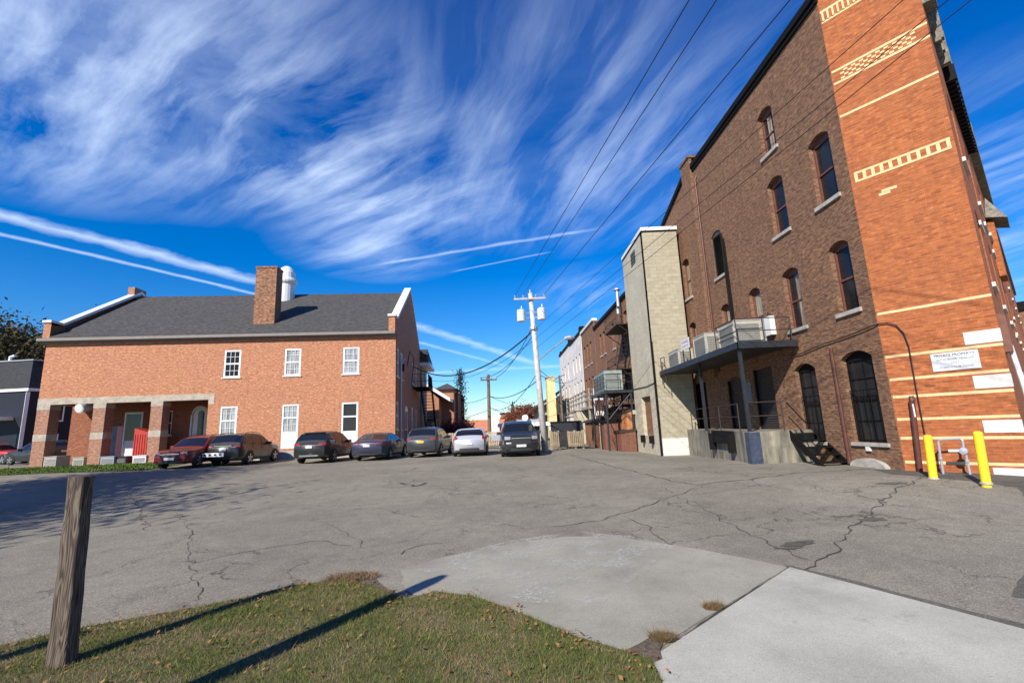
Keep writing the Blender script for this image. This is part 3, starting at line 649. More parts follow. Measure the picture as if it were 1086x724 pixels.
# street front, seen edge-on
hl = []
for i in range(10):
    a = 2+i*4.3; hl += [hole(a, a+1.1, 5, 7.2, .2), hole(a, a+1.1, 8.6, 10.8, .2)] + ([hole(a-.6, a+2.2, .9, 3.2)] if i else [])
MB().wall([(.006, -.4), (46, -.4), (46, 11.9), (22, 12.3), (22, 12.6), (9.5, 12.8), (9.5, 13.2), (.006, 13.4)], hl, SF, th=.08).build('street_wall', 'brick_orange', bb)
for i in range(10):
    a = 2+i*4.3
    for (z0, z1) in ((5, 7.2), (8.6, 10.8)): window(bb, SF, a, a+1.1, z0, z1, .2, sill='stone_white', fm='sash_brown')
    if i: window(bb, SF, a-.6, a+2.2, .9, 3.2, 0, fm='white_paint', sill=None, cols=3, rail=False)
m = MB(); m.box(.0, .62, -.35, .34, 12.75, 13.05, SF).box(.05, .55, -.3, .26, 12.35, 12.75, SF).box(.0, .68, -.35, .42, 13.05, 14.95, SF).build('corner_bracket', 'cornice_gray', bb)
m = MB(); m.box(.7, 9.4, -.3, .20, 12.9, 13.5, SF).box(9.5, 22, -.3, .26, 12.2, 12.9, SF).box(22, 46, -.3, .14, 11.7, 12.25, SF)
for i in range(26): a = .9+i*.33; m.box(a, a+.2, 0, .12+.05*(i % 3), 12.1-.25*(i % 2), 12.9, SF)
m.build('cornice', 'cornice_gray', bb)
m = MB()
for i in range(20): a = 3+i*.32; m.box(a, a+.16, 0, .26, 11.5, 12.0, SF)
m.box(2.9, 9.4, 0, .16, 12.0, 12.1, SF); m.build('corbel_row', 'black_paint', bb)
m = MB(); k = len(m.v); c = SF.p(12.3, .1, 10.6); m.v += [SF.p(11.4, 0, 9.5), SF.p(11.4, .6, 9.3), SF.p(13.2, .6, 9.3), SF.p(13.2, 0, 9.5), c]; m.f += [(k, k+1, k+4), (k+1, k+2, k+4), (k+2, k+3, k+4), (k, k+1, k+2, k+3)]
m.build('hood_roof', 'cornice_gray', bb); MB().box(11.6, 13.0, 0, .2, 7.0, 9.35, SF).build('oriel', 'brick_orange', bb)
for a, z in ((7.5, 8.1), (9.8, 7.6), (14, 5.2), (14, 4.7), (3, 6.9), (18, 6.0)): MB().box(a, a+1.2, 0, .05, z, z+.13, SF).build('stone_course', 'stone_white', bb)
MB().tube([SF.p(.25, .10, 3.15), SF.p(.28, .16, 2.3), SF.p(.3, .20, 1.0)], .05).build('downspout', 'pipe_white', bb)
MB().box(.12, .5, .0, .14, 3.0, 3.9, SF).build('corner_hood', 'rusty_brown', bb)
# things fixed to, or standing against, the corner wall
sg = thing('wall_sign', 'white rectangular PRIVATE PROPERTY sign on the orange brick wall', 'sign', tuple(O.p(1.34, .01, 2.9)))
MB().box(.92, 1.77, .012, .03, 2.685, 3.125, O).build('sign_board', 'plate_white', sg)
def text(s, fr, a, o, z, size, par, mt='ink', name='lettering', align='CENTER', bold=0.):
    cu = bpy.data.curves.new(name, 'FONT'); cu.body = s; cu.size = size; cu.align_x = align; cu.align_y = 'CENTER'; cu.extrude = .001; cu.offset = bold
    ob = bpy.data.objects.new(name, cu); COL.objects.link(ob); dg = bpy.context.evaluated_depsgraph_get(); me = bpy.data.meshes.new_from_object(ob.evaluated_get(dg)); bpy.data.objects.remove(ob)
    me.materials.append(MT[mt]); o2 = bpy.data.objects.new(name, me); COL.objects.link(o2)
    P = fr.p(a, o, z)-ORG.get(par.name, Vector()); X = fr.d; 
    if X.cross(Vector((0, 0, 1))).dot(fr.n) < 0: X = -X
    Zn = fr.n; Y = Vector((0, 0, 1)); o2.parent = par
    me.transform(Matrix(((X.x, Y.x, Zn.x, P.x), (X.y, Y.y, Zn.y, P.y), (X.z, Y.z, Zn.z, P.z), (0, 0, 0, 1)))); return o2
text('PRIVATE PROPERTY', O, 1.345, .032, 3.055, .083, sg, bold=.0008)
text('AUTHORIZED VEHICLES', O, 1.345, .032, 2.955, .062, sg)
text('ONLY', O, 1.345, .032, 2.865, .055, sg)
text('OTHERS WILL BE TOWED', O, 1.345, .032, 2.765, .055, sg)
for (x0, y0, x1, y1, lb) in ((990, 507, 983.5, 461, 'yellow steel bollard beside the maroon standpipe'), (1046, 512, 1036.5, 457, 'yellow steel bollard right of the gas meter, nearer the corner stones')):
    b0 = onz(x0, y0, gh(9.9, 11.1)); t1 = at(x1, y1, b0.y); bo = thing('bollard', lb, 'bollard', tuple(b0), 'yellow bollards guarding the gas meter')
    u = (t1-b0); MB().tube([b0-u*.1, b0+u*.97, b0+u*.99, b0+u], [.078, .078, .06, .03], 14).build('post', 'yellow_paint', bo, smooth=False)
    MB().tube([b0-u*.02, b0+u*.015], .1, 14).build('footing', 'stone', bo)
gm = thing('gas_meter', 'gray gas pipework with meter between the two yellow bollards', 'gas meter', tuple(O.p(1.0, .35, .25)))
oo = .42
q = [ofr(O, 1001, 505, oo), ofr(O, 998, 488, oo), ofr(O, 995, 468, oo), ofr(O, 997, 466, oo), ofr(O, 1018, 465, oo), ofr(O, 1021, 467, oo), ofr(O, 1022, 476, oo)]
MB().tube(q, .024, 8).build('pipe', 'pipe_gray', gm); q = [ofr(O, 1024, 480, oo), ofr(O, 1029, 503, oo)]; MB().tube(q, .024, 8).build('pipe', 'pipe_gray', gm)
p = ofr(O, 1022, 478, oo); MB().lathe(p-O.n*.07, [(.01, 0), (.075, .01), (.085, .07), (.075, .13), (.01, .14)], 14, tuple(O.n)).build('regulator', 'pipe_gray', gm)
p0 = ofr(O, 1006, 478, oo); p1 = ofr(O, 1018, 478, oo); MB().tube([p0, p1], .035, 10).build('meter_body', 'pipe_white', gm)
for x, y in ((997.5, 486), (1026, 489)): p = ofr(O, x, y, oo); MB().lathe(p-Vector((0, 0, .03)), [(.03, 0), (.042, .01), (.042, .05), (.03, .06)], 10).build('fitting', 'pipe_gray', gm)
mp_ = thing('standpipe', 'maroon steel standpipe with white lettering against the orange wall', 'pipe', tuple(O.p(.4, .2, .25)))
a, z = onfr(O, 976, 503, .2); b_, z2 = onfr(O, 967, 424, .2)
MB().tube([O.p(a, .2, z-.1), O.p(b_, .2, z2)], .058, 12).build('pipe', 'pipe_maroon', mp_); MB().tube([O.p(b_+.01, .2, z2-.02), O.p(b_, .2, z2+.10)], [.075, .05], 12).build('cap', 'pipe_maroon', mp_)
MB().box(b_+.0, b_+.03, .255, .262, z2-.42, z2-.1, O).build('label_strip', 'plate_white', mp_)

# ------------------------------------------------------------------ block lift tower
tw = thing('block_tower', 'cream concrete block tower with flat white cap against the brown flank', 'tower', (7.37, 24, .05))
TF = Fr((7.37, 24, 0), (1, 0, 0), (0, -1, 0)); TL = Fr((7.37, 24, 0), (0, 1, 0), (-1, 0, 0))
a0, z0 = onfr(TL, 700, 458); a1, z1 = onfr(TL, 684, 400)
MB().wall([(0, .9), (1.9, .9), (1.9, 12.1), (0, 12.1)], [], TF).build('wall', 'block_cream', tw)
MB().wall([(.003, -.3), (4.6, -.3), (4.6, 12.1), (.003, 12.1)], [hole(1.25, 3.1, 1.0, 3.15)], TL, reveal=.3).build('wall', 'block_painted', tw)
MB().quad((9.27, 24, -.3), (9.27, 28.6, -.3), (9.27, 28.6, 12.1), (9.27, 24, 12.1)).quad((7.37, 28.6, -.3), (9.27, 28.6, -.3), (9.27, 28.6, 12.1), (7.37, 28.6, 12.1)).build('wall', 'block_cream', tw)
MB().box(-.0, 1.9, -.3, .004, -.3, .897, TF).build('painted_base', 'stone_white', tw)
MB().box(7.32, 9.32, 23.95, 28.65, 12.1, 12.3).build('cap', 'white_paint', tw); MB().box(7.34, 9.3, 23.97, 28.63, 12.02, 12.1).build('cap_edge', 'black_paint', tw)
m = MB(); m.box(1.6, 2.6, -.02, .01, 10.9, 11.7, TL)
vt = m.build('vent', 'louver', tw)
for i in range(7): MB().box(1.65, 2.55, .01, .03, 10.95+i*.1, 11.0+i*.1, TL).build('slat', 'ac_grille', vt) if i in (0, 2, 4, 6) else None
MB().box(1.25, 3.1, -.3, -.2, 1.0, 3.15, TL).build('door', 'plywood_brown', tw)
for a in (1.2, 2.9): MB().box(a, a+.25, .0, .22, .62, 1.02, TL).build('dock_bumper', 'black_paint', tw)
MB().tube([(7.30, 23.93, .0), (7.30, 23.93, 5.95)], .055, 8).build('drain_pipe', 'black_paint', tw)
MB().tube([TL.p(0, .03, 3.75), TL.p(1.6, .03, 3.68), TL.p(4.6, .03, 3.75)], .02, 6).build('conduit', 'wire_black', tw)
an = thing('block_annex', 'low cream block annex with grey roof edge behind the tower', 'annex', (7.4, 28.7, 0))
MB().wall([(4.62, -.3), (8.1, -.3), (8.1, 2.25), (4.62, 2.25)], [hole(5.4, 6.3, 0, 2.05)], TL).build('wall', 'block_painted', an)
MB().box(7.2, 8.6, 28.62, 32.2, 2.25, 2.5).build('roof_slab', 'stone', an); MB().quad((7.37, 32.1, -.3), (8.6, 32.1, -.3), (8.6, 32.1, 2.25), (7.37, 32.1, 2.25)).build('end_wall', 'block_painted', an)
MB().box(5.4, 6.3, -.18, -.1, 0, 2.05, TL).build('door', 'rusty_brown', an)

# ------------------------------------------------------------------ loading dock, steps, canopy
dk = thing('loading_dock', 'stained raised concrete loading dock along the brown flank', 'loading dock', (8, 17, .28))
MB().poly3([(7.62, 15.45, -.2), (9.735, 15.45, -.2), (9.52, 23.99, -.2), (8.72, 23.99, -.2)], 1.5).build('dock_wall', 'concrete_dock', dk)
dn = Vector((-.9917, .1281, 0)); DL = Fr((7.62, 15.45, 0), (.1281*1, .9917, 0), (-.9917, .1281, 0)); DFr = Fr((7.62, 15.45, 0), (1, 0, 0), (0, -1, 0))
plain('guard_blue', (.045, .060, .10), .6, var=.45, vs=7)
MB().poly3([(7.58, 15.41, -.1), (7.95, 15.41, -.1), (7.95, 15.449, -.1), (7.618, 15.449, -.1), (7.655, 15.76, -.1), (7.618, 15.765, -.1)], 1.385).build('corner_guard', 'guard_blue', dk)
m = MB(); a, z = onfr(DL, 779, 459); b_, z2 = onfr(DL, 757, 459)
m.box(a, b_, .01, .10, .98, 1.31, DL).box(a-.02, a+.22, .01, .22, .55, 1.2, DL).box(b_-.22, b_+.02, .01, .22, .55, 1.2, DL).box(a+.3, b_-.3, .01, .16, .85, 1.1, DL).build('dock_leveller', 'black_paint', dk)
m = MB()
for (a0, a1) in ((1.4, 8.0),):
    for zz_ in (.5, .95): m.tube([DL.p(1.1, -.1, 1.3+zz_), DL.p(7.9, -.1, 1.3+zz_)], .02, 6)
    for a in (1.1, 3.3, 5.6, 7.9): m.tube([DL.p(a, -.1, 1.3), DL.p(a, -.1, 2.25)], .02, 6)
m.build('rail', 'steel_rust', dk)
m = MB()
for zz_ in (.5, .95): m.tube([(7.8, 15.55, 1.3+zz_), (8.85, 15.55, 1.3+zz_)], .02, 6)
m.tube([(8.85, 15.55, 1.3), (8.85, 15.55, 2.25)], .02, 6); m.build('rail', 'steel_rust', dk)
st = thing('metal_steps', 'short black steel stair with handrail at the near end of the dock', 'steps', (9.3, 14.8, .28))
ytop, ybot = 15.42, 14.05; xl, xr = 8.95, 9.74
for x in (xl, xr): 
    k = Fr((x-.03, 0, 0), (0, 1, 0), (1, 0, 0)); MB().prism([(ytop, 1.3), (ytop, 1.02), (ybot+.12, .24), (ybot-.18, .24)], 0, .05, k).build('stringer', 'black_paint', st)
for i in range(5): t = (i+.6)/5; y = ytop+(ybot-ytop)*t; z = 1.3+(.28-1.3)*t; MB().box(xl+.03, xr-.04, y-.14, y+.13, z-.01, z+.03).build('tread', 'black_paint', st)
MB().tube([(xl, 15.4, 2.2), (xl, ybot, 1.16), (xl, ybot, .3)], .02, 6).tube([(xl, 15.4, 1.75), (xl, ybot, .72)], .016, 6).build('handrail', 'black_paint', st)
cn = thing('steel_canopy', 'dark steel platform canopy on two posts over the loading dock', 'canopy', (8.5, 16, 1.3))
MB().poly3([(7.64, 15.5, 4.12), (9.70, 15.5, 4.12), (9.50, 23.93, 4.12), (7.62, 23.93, 4.12)], .14).build('deck', 'steel_blue_dark', cn)
MB().box(7.60, 9.66, 15.44, 15.5, 4.07, 4.29).box(7.58, 7.64, 15.44, 23.93, 4.07, 4.29).build('edge_beam', 'steel_blue_dark', cn)
for (x, y) in ((7.74, 15.62), (8.0, 19.75)): MB().box(x-.05, x+.05, y-.05, y+.05, 1.3, 4.12).build('post', 'steel_blue_dark', cn)
m = MB()
def rl(pts): m.tube(pts, .019, 6)
for zz_ in (.42, .85): rl([(7.68, 17.2, 4.26+zz_), (7.68, 15.54, 4.26+zz_), (9.55, 15.54, 4.26+zz_)])
for p in ((7.68, 17.2), (7.68, 15.54), (8.6, 15.54), (9.55, 15.54)): rl([(p[0], p[1], 4.26), (p[0], p[1], 5.11)])
rl([(9.3, 15.54, 4.3), (9.55, 15.54, 4.9)]); m.build('rail', 'steel_rust', cn)
m = MB()
for y in (23.2, 23.8): rl([(7.66, y, 3.6), (7.66, y, 4.95)])
for z in (3.7, 4.1, 4.5, 4.95): rl([(7.66, 23.2, z), (7.66, 23.8, z)])
m.build('ladder', 'steel_rust', cn)
def acunit(label, x0, x1, y0, y1, z, h, mt='ac_cream'):
    t = thing('ac_unit', label, 'air conditioner', ((x0+x1)/2, (y0+y1)/2, z), 'air conditioning units')
    MB().box(x0, x1, y0, y1, z+.06, z+h).build('casing', mt, t); MB().box(x0+.05, x0+.12, y0+.05, y1-.05, z, z+.06).box(x1-.12, x1-.05, y0+.05, y1-.05, z, z+.06).build('foot', 'black_paint', t)
    m = MB(); n = max(4, int(h/.09))
    for i in range(n): zz = z+.14+(h-.24)*i/n; m.box(x0+.08, x1-.08, y0-.012, y0-.002, zz, zz+.04).box(x0-.012, x0-.002, y0+.08, y1-.08, zz, zz+.04)
    m.build('grille', 'ac_grille', t); e = MB()
    for (x, y) in ((x0, y0), (x1, y0), (x0, y1)): e.box(x-.018, x+.018, y-.018, y+.018, z+.06, z+h+.012)
    e.box(x0-.018, x1+.018, y0-.018, y1+.018, z+h+.002, z+h+.03); e.build('trim', mt, t)
    c = Vector(((x0+x1)/2, (y0+y1)/2, z+h+.03)); MB().lathe(c, [((x1-x0)*.38, 0), ((x1-x0)*.38, .04), ((x1-x0)*.3, .05)], 18).build('fan_guard', 'black_paint', t); return t
acunit('large cream air conditioner nearest the corner rail of the canopy', 7.78, 8.75, 15.9, 17.1, 4.26, .86)
acunit('tall cream air conditioner in the middle of the canopy', 7.80, 8.55, 18.4, 19.6, 4.26, .92)
acunit('low pale air conditioner on the canopy beside the block tower', 7.78, 8.45, 21.5, 22.9, 4.26, .8)
sb = thing('notice_sign', 'small white notice with faint red lettering on the canopy edge', 'sign', (7.7, 20.5, 4.3)); KL = Fr((7.66, 19.7, 0), (0, 1, 0), (-1, 0, 0))
MB().box(0, .95, 0, .02, 4.85, 5.3, KL).build('board', 'plate_white', sb); MB().box(.05, .1, -.03, 0, 4.26, 5.2, KL).box(.85, .9, -.03, 0, 4.26, 5.2, KL).build('bracket', 'black_paint', sb)
text('NO PARKING', KL, .475, .022, 5.15, .12, sb, 'tail_red'); text('LOADING ZONE', KL, .475, .022, 4.98, .10, sb, 'tail_red')
eb = thing('electrical_box', 'light grey utility cabinet on the brown wall above the canopy', 'utility box', tuple(W.p(4.6, .1, 4.9)))
MB().box(4.5, 4.85, .004, .2, 4.72, 5.42, W).build('cabinet', 'ac_white', eb); MB().tube([W.p(4.6, .1, 5.42), W.p(4.6, .12, 5.55), W.p(4.7, .1, 5.58), W.p(4.75, .1, 5.42)], .02, 6).build('cable', 'wire_black', eb)

# ------------------------------------------------------------------ brick hall on the left
lh = thing('brick_hall', 'long two storey orange brick hall with grey shingle roof and open arcade', 'building', (-18, 30, .3))
SL = 21.75
wins_up = [(9.9, 10.93), (6.12, 7.15), (2.38, 3.43)]; 
MB().wall([(0, -.3), (11.7, -.3), (11.7, 4.25), (SL, 4.25), (SL, 8.3), (0, 8.3)], [hole(a, b, 5.62, 7.42) for a, b in wins_up]+[hole(a, b, 1.0, 3.78) for a, b in wins_up], F, reveal=.15, th=.4).build('wall', 'brick_left', lh)
MB().box(11.35, SL+.01, -.4, .012, 4.255, 4.64, F).box(11.35, 11.7, -.4, .0125, 3.95, 4.2545, F).build('lintel', 'stone_lintel', lh)
MB().box(-.02, 11.69, -.1, .04, -.3, .85, F).build('foundation', 'stone', lh)
for i, (a, b) in enumerate(wins_up):
    window(lh, F, a, b, 5.62, 7.42, fm='white_paint', pane='curtain_pane' if i else 'glass_gray', cols=3, rows=4, dep=.03, fw=.11, sill='white_paint', sillh=.06)
    window(lh, F, a, b, 1.0, 3.78, fm='white_paint', pane='curtain_pane' if i < 2 else 'glass_gray', cols=3 if i < 2 else 1, rows=4 if i < 2 else 1, dep=.03, fw=.11, sill=None, panel=.95 if i != 1 else 1.05)
for (a, b) in ((17.78, 18.5), (14.42, 15.12), (21.02, SL)):
    p_ = MB().box(a, b, -.75, .0, .2, 2.05, F).box(a, b, -.75, 0, 2.45, 3.95, F).build('pillar', 'brick_pillar', lh)
    MB().box(a-.01, b+.01, -.76, .01, 2.05, 2.45, F).build('stone_band', 'stone_lintel', p_); MB().box(a-.01, b+.01, -.76, .011, 3.95, 4.252, F).build('stone_cap', 'stone_lintel', p_)
# arcade interior: brick and ceiling coloured dark to deepen the shade
D = 3.2
MB().box(11.7, SL, -D, -.41, 4.4, 4.5, F).build('ceiling', 'pole_brown', lh)
MB().poly3([F.p(SL+.3, .35, .2), F.p(11.7, .35, .2), F.p(11.7, -D, .2), F.p(SL+.3, -D, .2)], .25).build('porch_floor', 'concrete_walk', lh)
zb = onfr(F, 72, 470, -D)[0]; print('arcade back wall left end', zb)
_q = [onfr(F, x, 455, -D)[0] for x in (131, 150.5, 176, 181.5, 203, 219)]
A1, A0, B1_, B0_, C1_, C0_ = _q; At = onfr(F, 140, 437, -D)[1]; Bt = onfr(F, 178, 435.5, -D)[1]; Bb = onfr(F, 178, 461, -D)[1]; Ct = onfr(F, 212, 432, -D)[1]; C0_ = max(C0_, 11.85); print('arcade', _q, At, Bt, Bb, Ct)
MB().wall([(11.7, 0), (zb, 0), (zb, 4.4), (11.7, 4.4)], [hole(B0_, B1_, Bb, Bt), hole(A0, A1, .5, At), hole(C0_, C1_, .5, Ct, .5)], F, o=-D, reveal=.15).build('back_wall', 'brick_porch_shade', lh)
MB().box(11.69, 11.75, -D, -.4, .2, 4.4, F).build('side_wall', 'brick_porch_shade', lh)
F2 = Fr(F.p(0, -D, 0), F.d, F.n)
window(lh, F2, B0_, B1_, Bb, Bt, fm='white_paint', dep=.05, sill='white_paint')
d1 = MB().box(A0, A1, -.12, -.06, .5, At, F2).box(A0, A0+.1, -.06, .02, .5, At, F2).box(A1-.1, A1, -.06, .02, .5, At, F2).box(A0+.1, A1-.1, -.06, .02, At-.1, At, F2).build('door', 'white_paint', lh)
MB().box(A0+.14, A1-.14, -.058, -.045, 1.9, At-.14, F2).build('pane', 'glass_dark', d1)
m = MB(); m.prism(hole(C0_, C1_, .5, Ct, .5), -.12, -.06, F2); m.arc(F2, C0_, C1_, Ct-.5, .5, .12, -.05, .03, 12); m.box(C1_, C1_+.1, -.05, .03, .5, Ct-.5, F2)
d2 = m.build('door', 'white_paint', lh)
m = MB(); m.prism(hole(C0_+.25, C1_-.35, 1.3, Ct-.2, .25), -.055, -.045, F2); m.build('pane', 'glass_dark', d2)
# roof, gables
ez, rz_, rb = 8.42, 13.15, 7.1
m = MB(); m.prism([(-.38, ez-.03), (-.38, ez+.06), (rb, rz_+.1), (14.55, ez+.06), (14.55, ez-.03), (rb, rz_)], .42, SL-.42, FD); m.build('roof', 'shingle', lh)
MB().box(.0, SL+.3, .06, .40, 8.22, 8.40, F).box(0, SL+.1, -.1, .2, 8.14, 8.30, F).build('gutter', 'fascia_gray', lh)
gw = [(.5, 1.45, 5.45, 7.4), (2.1, 3.1, 5.45, 7.35), (8.3, 9.3, 5.7, 7.45), (10.7, 11.6, 5.7, 7.6), (.4, 1.35, 1.9, 3.75), (2.1, 3.0, 1.9, 3.75), (4.3, 6.0, .5, 3.7), (8.0, 9.0, 1.9, 3.7), (10.6, 11.5, .5, 3.6)]
for nm, o0 in (('r', 0.), ('l', None)):
    fr = GBL if nm == 'r' else Fr(F.p(SL, 0, 0), GBL.d, -GBL.n)
    out = [(.02, -.3) if nm == 'r' else (D+.4, -.3), (14.2, -.3), (14.2, 9.4), (13.6, 9.4), (7.1, 13.45), (.5, 9.4), (-.36, 9.4), (-.36, 8.40), (.02, 8.1)] + ([] if nm == 'r' else [(.02, 4.3), (D+.4, 4.3)])
    MB().wall(out, [hole(a, b, c, d, .35 if i == 6 else 0) for i, (a, b, c, d) in enumerate(gw)] if nm == 'r' else [], fr, reveal=.15, th=.42).build('gable_wall', 'brick_left', lh)
    MB().prism([(-.45, 9.4), (.52, 9.4), (7.1, 13.45), (13.6, 9.4), (14.3, 9.4), (14.3, 9.55), (13.7, 9.55), (7.1, 13.68), (.45, 9.55), (-.45, 9.55)], -.47, .06, fr).build('coping', 'white_paint', lh)
for i, (a, b, c, d) in enumerate(gw): window(lh, GBL, a, b, c, d, .35 if i == 6 else 0, fm='white_paint', pane='curtain_pane' if i % 2 else 'glass_gray', dep=.04, fw=.11, cols=2, rows=2, sill='white_paint', sillh=.06)
MB().prism([(6.3, 13.0), (7.6, 13.0), (7.6, 13.82), (6.3, 13.82)], -.42, .06, Fr(F.p(SL, 0, 0), GBL.d, -GBL.n)).build('small_chimney', 'brick_pillar', lh)
MB().quad(F.p(0, -14.2, -.3), F.p(SL, -14.2, -.3), F.p(SL, -14.2, 8.4), F.p(0, -14.2, 8.4)).build('rear_wall', 'brick_left', lh)
ca, cz = onfr(F, 268, 345, -1.0); cb, _z = onfr(F, 290.5, 345, -1.0); ct = onfr(F, 281, 282.5, -1.0)[1]
MB().box(cb, ca, -2.0, -1.0, cz-.7, ct-.12, F).build('chimney', 'brick_chimney', lh); MB().box(cb-.04, ca+.04, -2.04, -.96, ct-.12, ct, F).build('chimney_cap', 'brick_chimney', lh)
vc, vz = onfr(F, 303, 316, -6.2); vt_ = onfr(F, 301, 283, -6.2)[1]; c = F.p(vc, -6.2, vz-.6); h = vt_-vz
MB().lathe(c, [(.66, 0), (.66, .6+h*.40), (.78, .6+h*.45), (.82, .6+h*.5), (.78, .6+h*.56), (.68, .6+h*.6), (.62, .6+h*.78), (.45, .6+h*.93), (.2, .6+h*1.0)], 20).build('roof_ventilator', 'ac_white', lh)
m = MB(); 
for i in range(5): a, z = onfr(F, 88+i*6, 354, -.1); m.box(a-.12, a+.12, -.2, -.1, ez+.2, ez+.34, F)
m.build('snow_guard', 'white_paint', lh)
MB().tube([GBL.p(1.75, .1, .6), GBL.p(1.75, .1, 6.6), GBL.p(2.4, .25, 6.9)], .07, 8).build('downspout', 'pipe_gray', lh)
MB().tube([GBL.p(1.75, .5, 6.3), GBL.p(3.2, .5, 7.6), GBL.p(5.6, .5, 7.4), GBL.p(6.4, .2, 5.4)], .03, 6).build('conduit', 'wire_black', lh)
MB().box(2.0, 2.3, .01, .25, 6.0, 6.5, GBL).build('wall_lamp', 'black_paint', lh)
# fire escape on the shaded gable
fe = thing('fire_escape', 'black iron balcony and stair on the shaded gable end of the brick hall', 'fire escape', tuple(GBL.p(10, .6, 5.4)))
MB().box(8.4, 12.0, .02, 1.35, 5.32, 5.42, GBL).build('platform', 'black_paint', fe)
m = MB()
for z in (5.9, 6.5): m.tube([GBL.p(8.4, .05, z), GBL.p(8.4, 1.33, z), GBL.p(12, 1.33, z)], .022, 6)
for i in range(14): a = 8.4+i*3.6/13; m.tube([GBL.p(a, 1.33, 5.42), GBL.p(a, 1.33, 6.5)], .014, 5)
for i in range(5): m.tube([GBL.p(8.4, .05+i*.32, 5.42), GBL.p(8.4, .05+i*.32, 6.5)], .014, 5)
m.build('rail', 'black_paint', fe)
m = MB()
for o in (.35, 1.3): m.tube([GBL.p(12.0, o, 5.35), GBL.p(17.5, o, .5)], .06, 6); m.tube([GBL.p(12.0, o, 6.4), GBL.p(17.5, o, 1.5)], .03, 6)
for i in range(18): t = (i+.5)/18; m.box(12+5.5*t-.12, 12+5.5*t+.12, .35, 1.3, 5.35-4.85*t, 5.39-4.85*t, GBL)
m.build('stair', 'black_paint', fe)
pa = thing('rear_annex', 'pale timber wing with white cornice behind the gable end', 'annex', tuple(GBL.p(16, 0, .3)))
MB().box(14.25, 19, -5, .15, -.2, 8.3, GBL).build('wall', 'gray_wood', pa); MB().prism([(14.1, 8.3), (19.3, 8.3), (19.3, 8.75), (14.1, 9.6)], -5, .75, GBL).build('roof', 'shingle', pa); MB().box(14.1, 19.4, -5, .95, 8.0, 8.32, GBL).build('cornice', 'white_paint', pa)
# things standing in the arcade
du = thing('ceiling_duct', 'round white duct hanging under the arcade lintel in the first bay', 'duct', tuple(F.p(20.2, -.3, 3.9)))
p0 = ofr(F, 84.5, 433, .15); p1 = ofr(F, 97, 430, -.6)
MB().tube([p0, p1], .28, 18).build('drum', 'galv', du); u = (p0-p1).normalized(); MB().lathe(p0, [(.28, 0), (.28, .05), (.22, .07), (.18, -.05), (.02, -.06)], 18, tuple(u)).build('rim', 'ac_white', du)
def bin_(label, px0, px1, ytop, ybot, o, mt, dep=.5, cat='cabinet'):
    a, z1 = onfr(F, px0, ytop, o); b, _ = onfr(F, px1, ytop, o); z0 = .45; a, b = max(a, b), min(a, b)
    t = thing('utility_cabinet', label, cat, tuple(F.p((a+b)/2, o, z0))); MB().box(b, a, o-dep, o, z0, z1-.04, F).build('casing', mt, t); MB().box(b-.03, a+.03, o-dep-.02, o+.03, z1-.04, z1, F).build('lid', mt, t)
    m = MB()
    for i in range(5): m.box(b+.06, a-.06, o+.001, o+.015, z0+.12+i*(z1-z0-.25)/5, z0+.12+i*(z1-z0-.25)/5+.03, F)
    m.build('vent', 'ac_grille', t)
bin_('grey utility cabinet beside the leftmost brick pillar', 47, 60, 484, 495, .0, 'stone', 1.0)
bin_('cream utility cabinet between the two left pillars', 77.5, 89, 485, 496, .0, 'ac_cream')
bin_('wide grey louvred cabinet in the second arcade bay', 107, 121, 484, 495, .05, 'galv')
bin_('dark box cabinet in the second arcade bay under the blue panel', 121.5, 134, 484, 494, -.1, 'steel_blue_dark')
bin_('white louvred cabinet in front of the red lean-to', 141, 155, 483, 493, .1, 'ac_white')
rs = thing('red_lean_to', 'red ribbed metal lean-to inside the second arcade bay', 'lean-to', tuple(F.p(15.6, -1, .5)))
a, zt = onfr(F, 143, 454, -.9); b, _ = onfr(F, 161, 454, -.9)
m = MB(); m.prism([(b, .4), (a, .4), (a, zt), (b, zt-.35)], -2.4, -.9, F)
for i in range(7): x = b+(a-b)*(i+.5)/7; m.box(x-.02, x+.02, -.9, -.87, .45, zt-.4, F)
m.build('panel', 'red_metal', rs)
bp_ = thing('blue_panel', 'tall pale blue panel leaning upright in the second arcade bay', 'panel', tuple(F.p(17.3, -1.6, .5)))
a, zt = onfr(F, 118, 452, -1.2); b, _ = onfr(F, 125, 452, -1.2)
MB().box(b, a, -1.6, -1.2, .45, zt, F).build('board', 'pipe_gray', bp_); MB().box(b-.03, b, -1.62, -1.18, .45, zt, F).build('edge', 'white_paint', bp_)

# ------------------------------------------------------------------ row of old buildings running back on the right
def rowbuilding(name, label, s0, s1, z, mt, wins, top='black_paint', off=0., arch=None, cat='building', depth=8.):
    fr = Fr(BR.p(0, off, 0), BR.d, BR.n); t = thing(name, label, cat, tuple(fr.p((s0+s1)/2, 0, 0)))
    MB().wall([(s0, -.3), (s1, -.3), (s1, z), (s0, z)], [hole(*w_) for w_ in wins], fr, th=.4).build('wall', mt, t)
    MB().quad(fr.p(s0, -.4, -.3), fr.p(s0, -depth, -.3), fr.p(s0, -depth, z), fr.p(s0, -.4, z)).quad(fr.p(s1, -.4, -.3), fr.p(s1, -depth, -.3), fr.p(s1, -depth, z), fr.p(s1, -.4, z)).build('side_wall', mt, t)
    MB().box(s0, s1, -depth, -.1, z-.3, z-.1, fr).build('roof', 'black_paint', t)
    MB().box(s0-.05, s1+.05, -.4, .14, z, z+.28, fr).build('coping', top, t)
    return t, fr
def w3(s, z0, z1, wd=.8, r=.15): return (s-wd/2, s+wd/2, z0, z1, r)
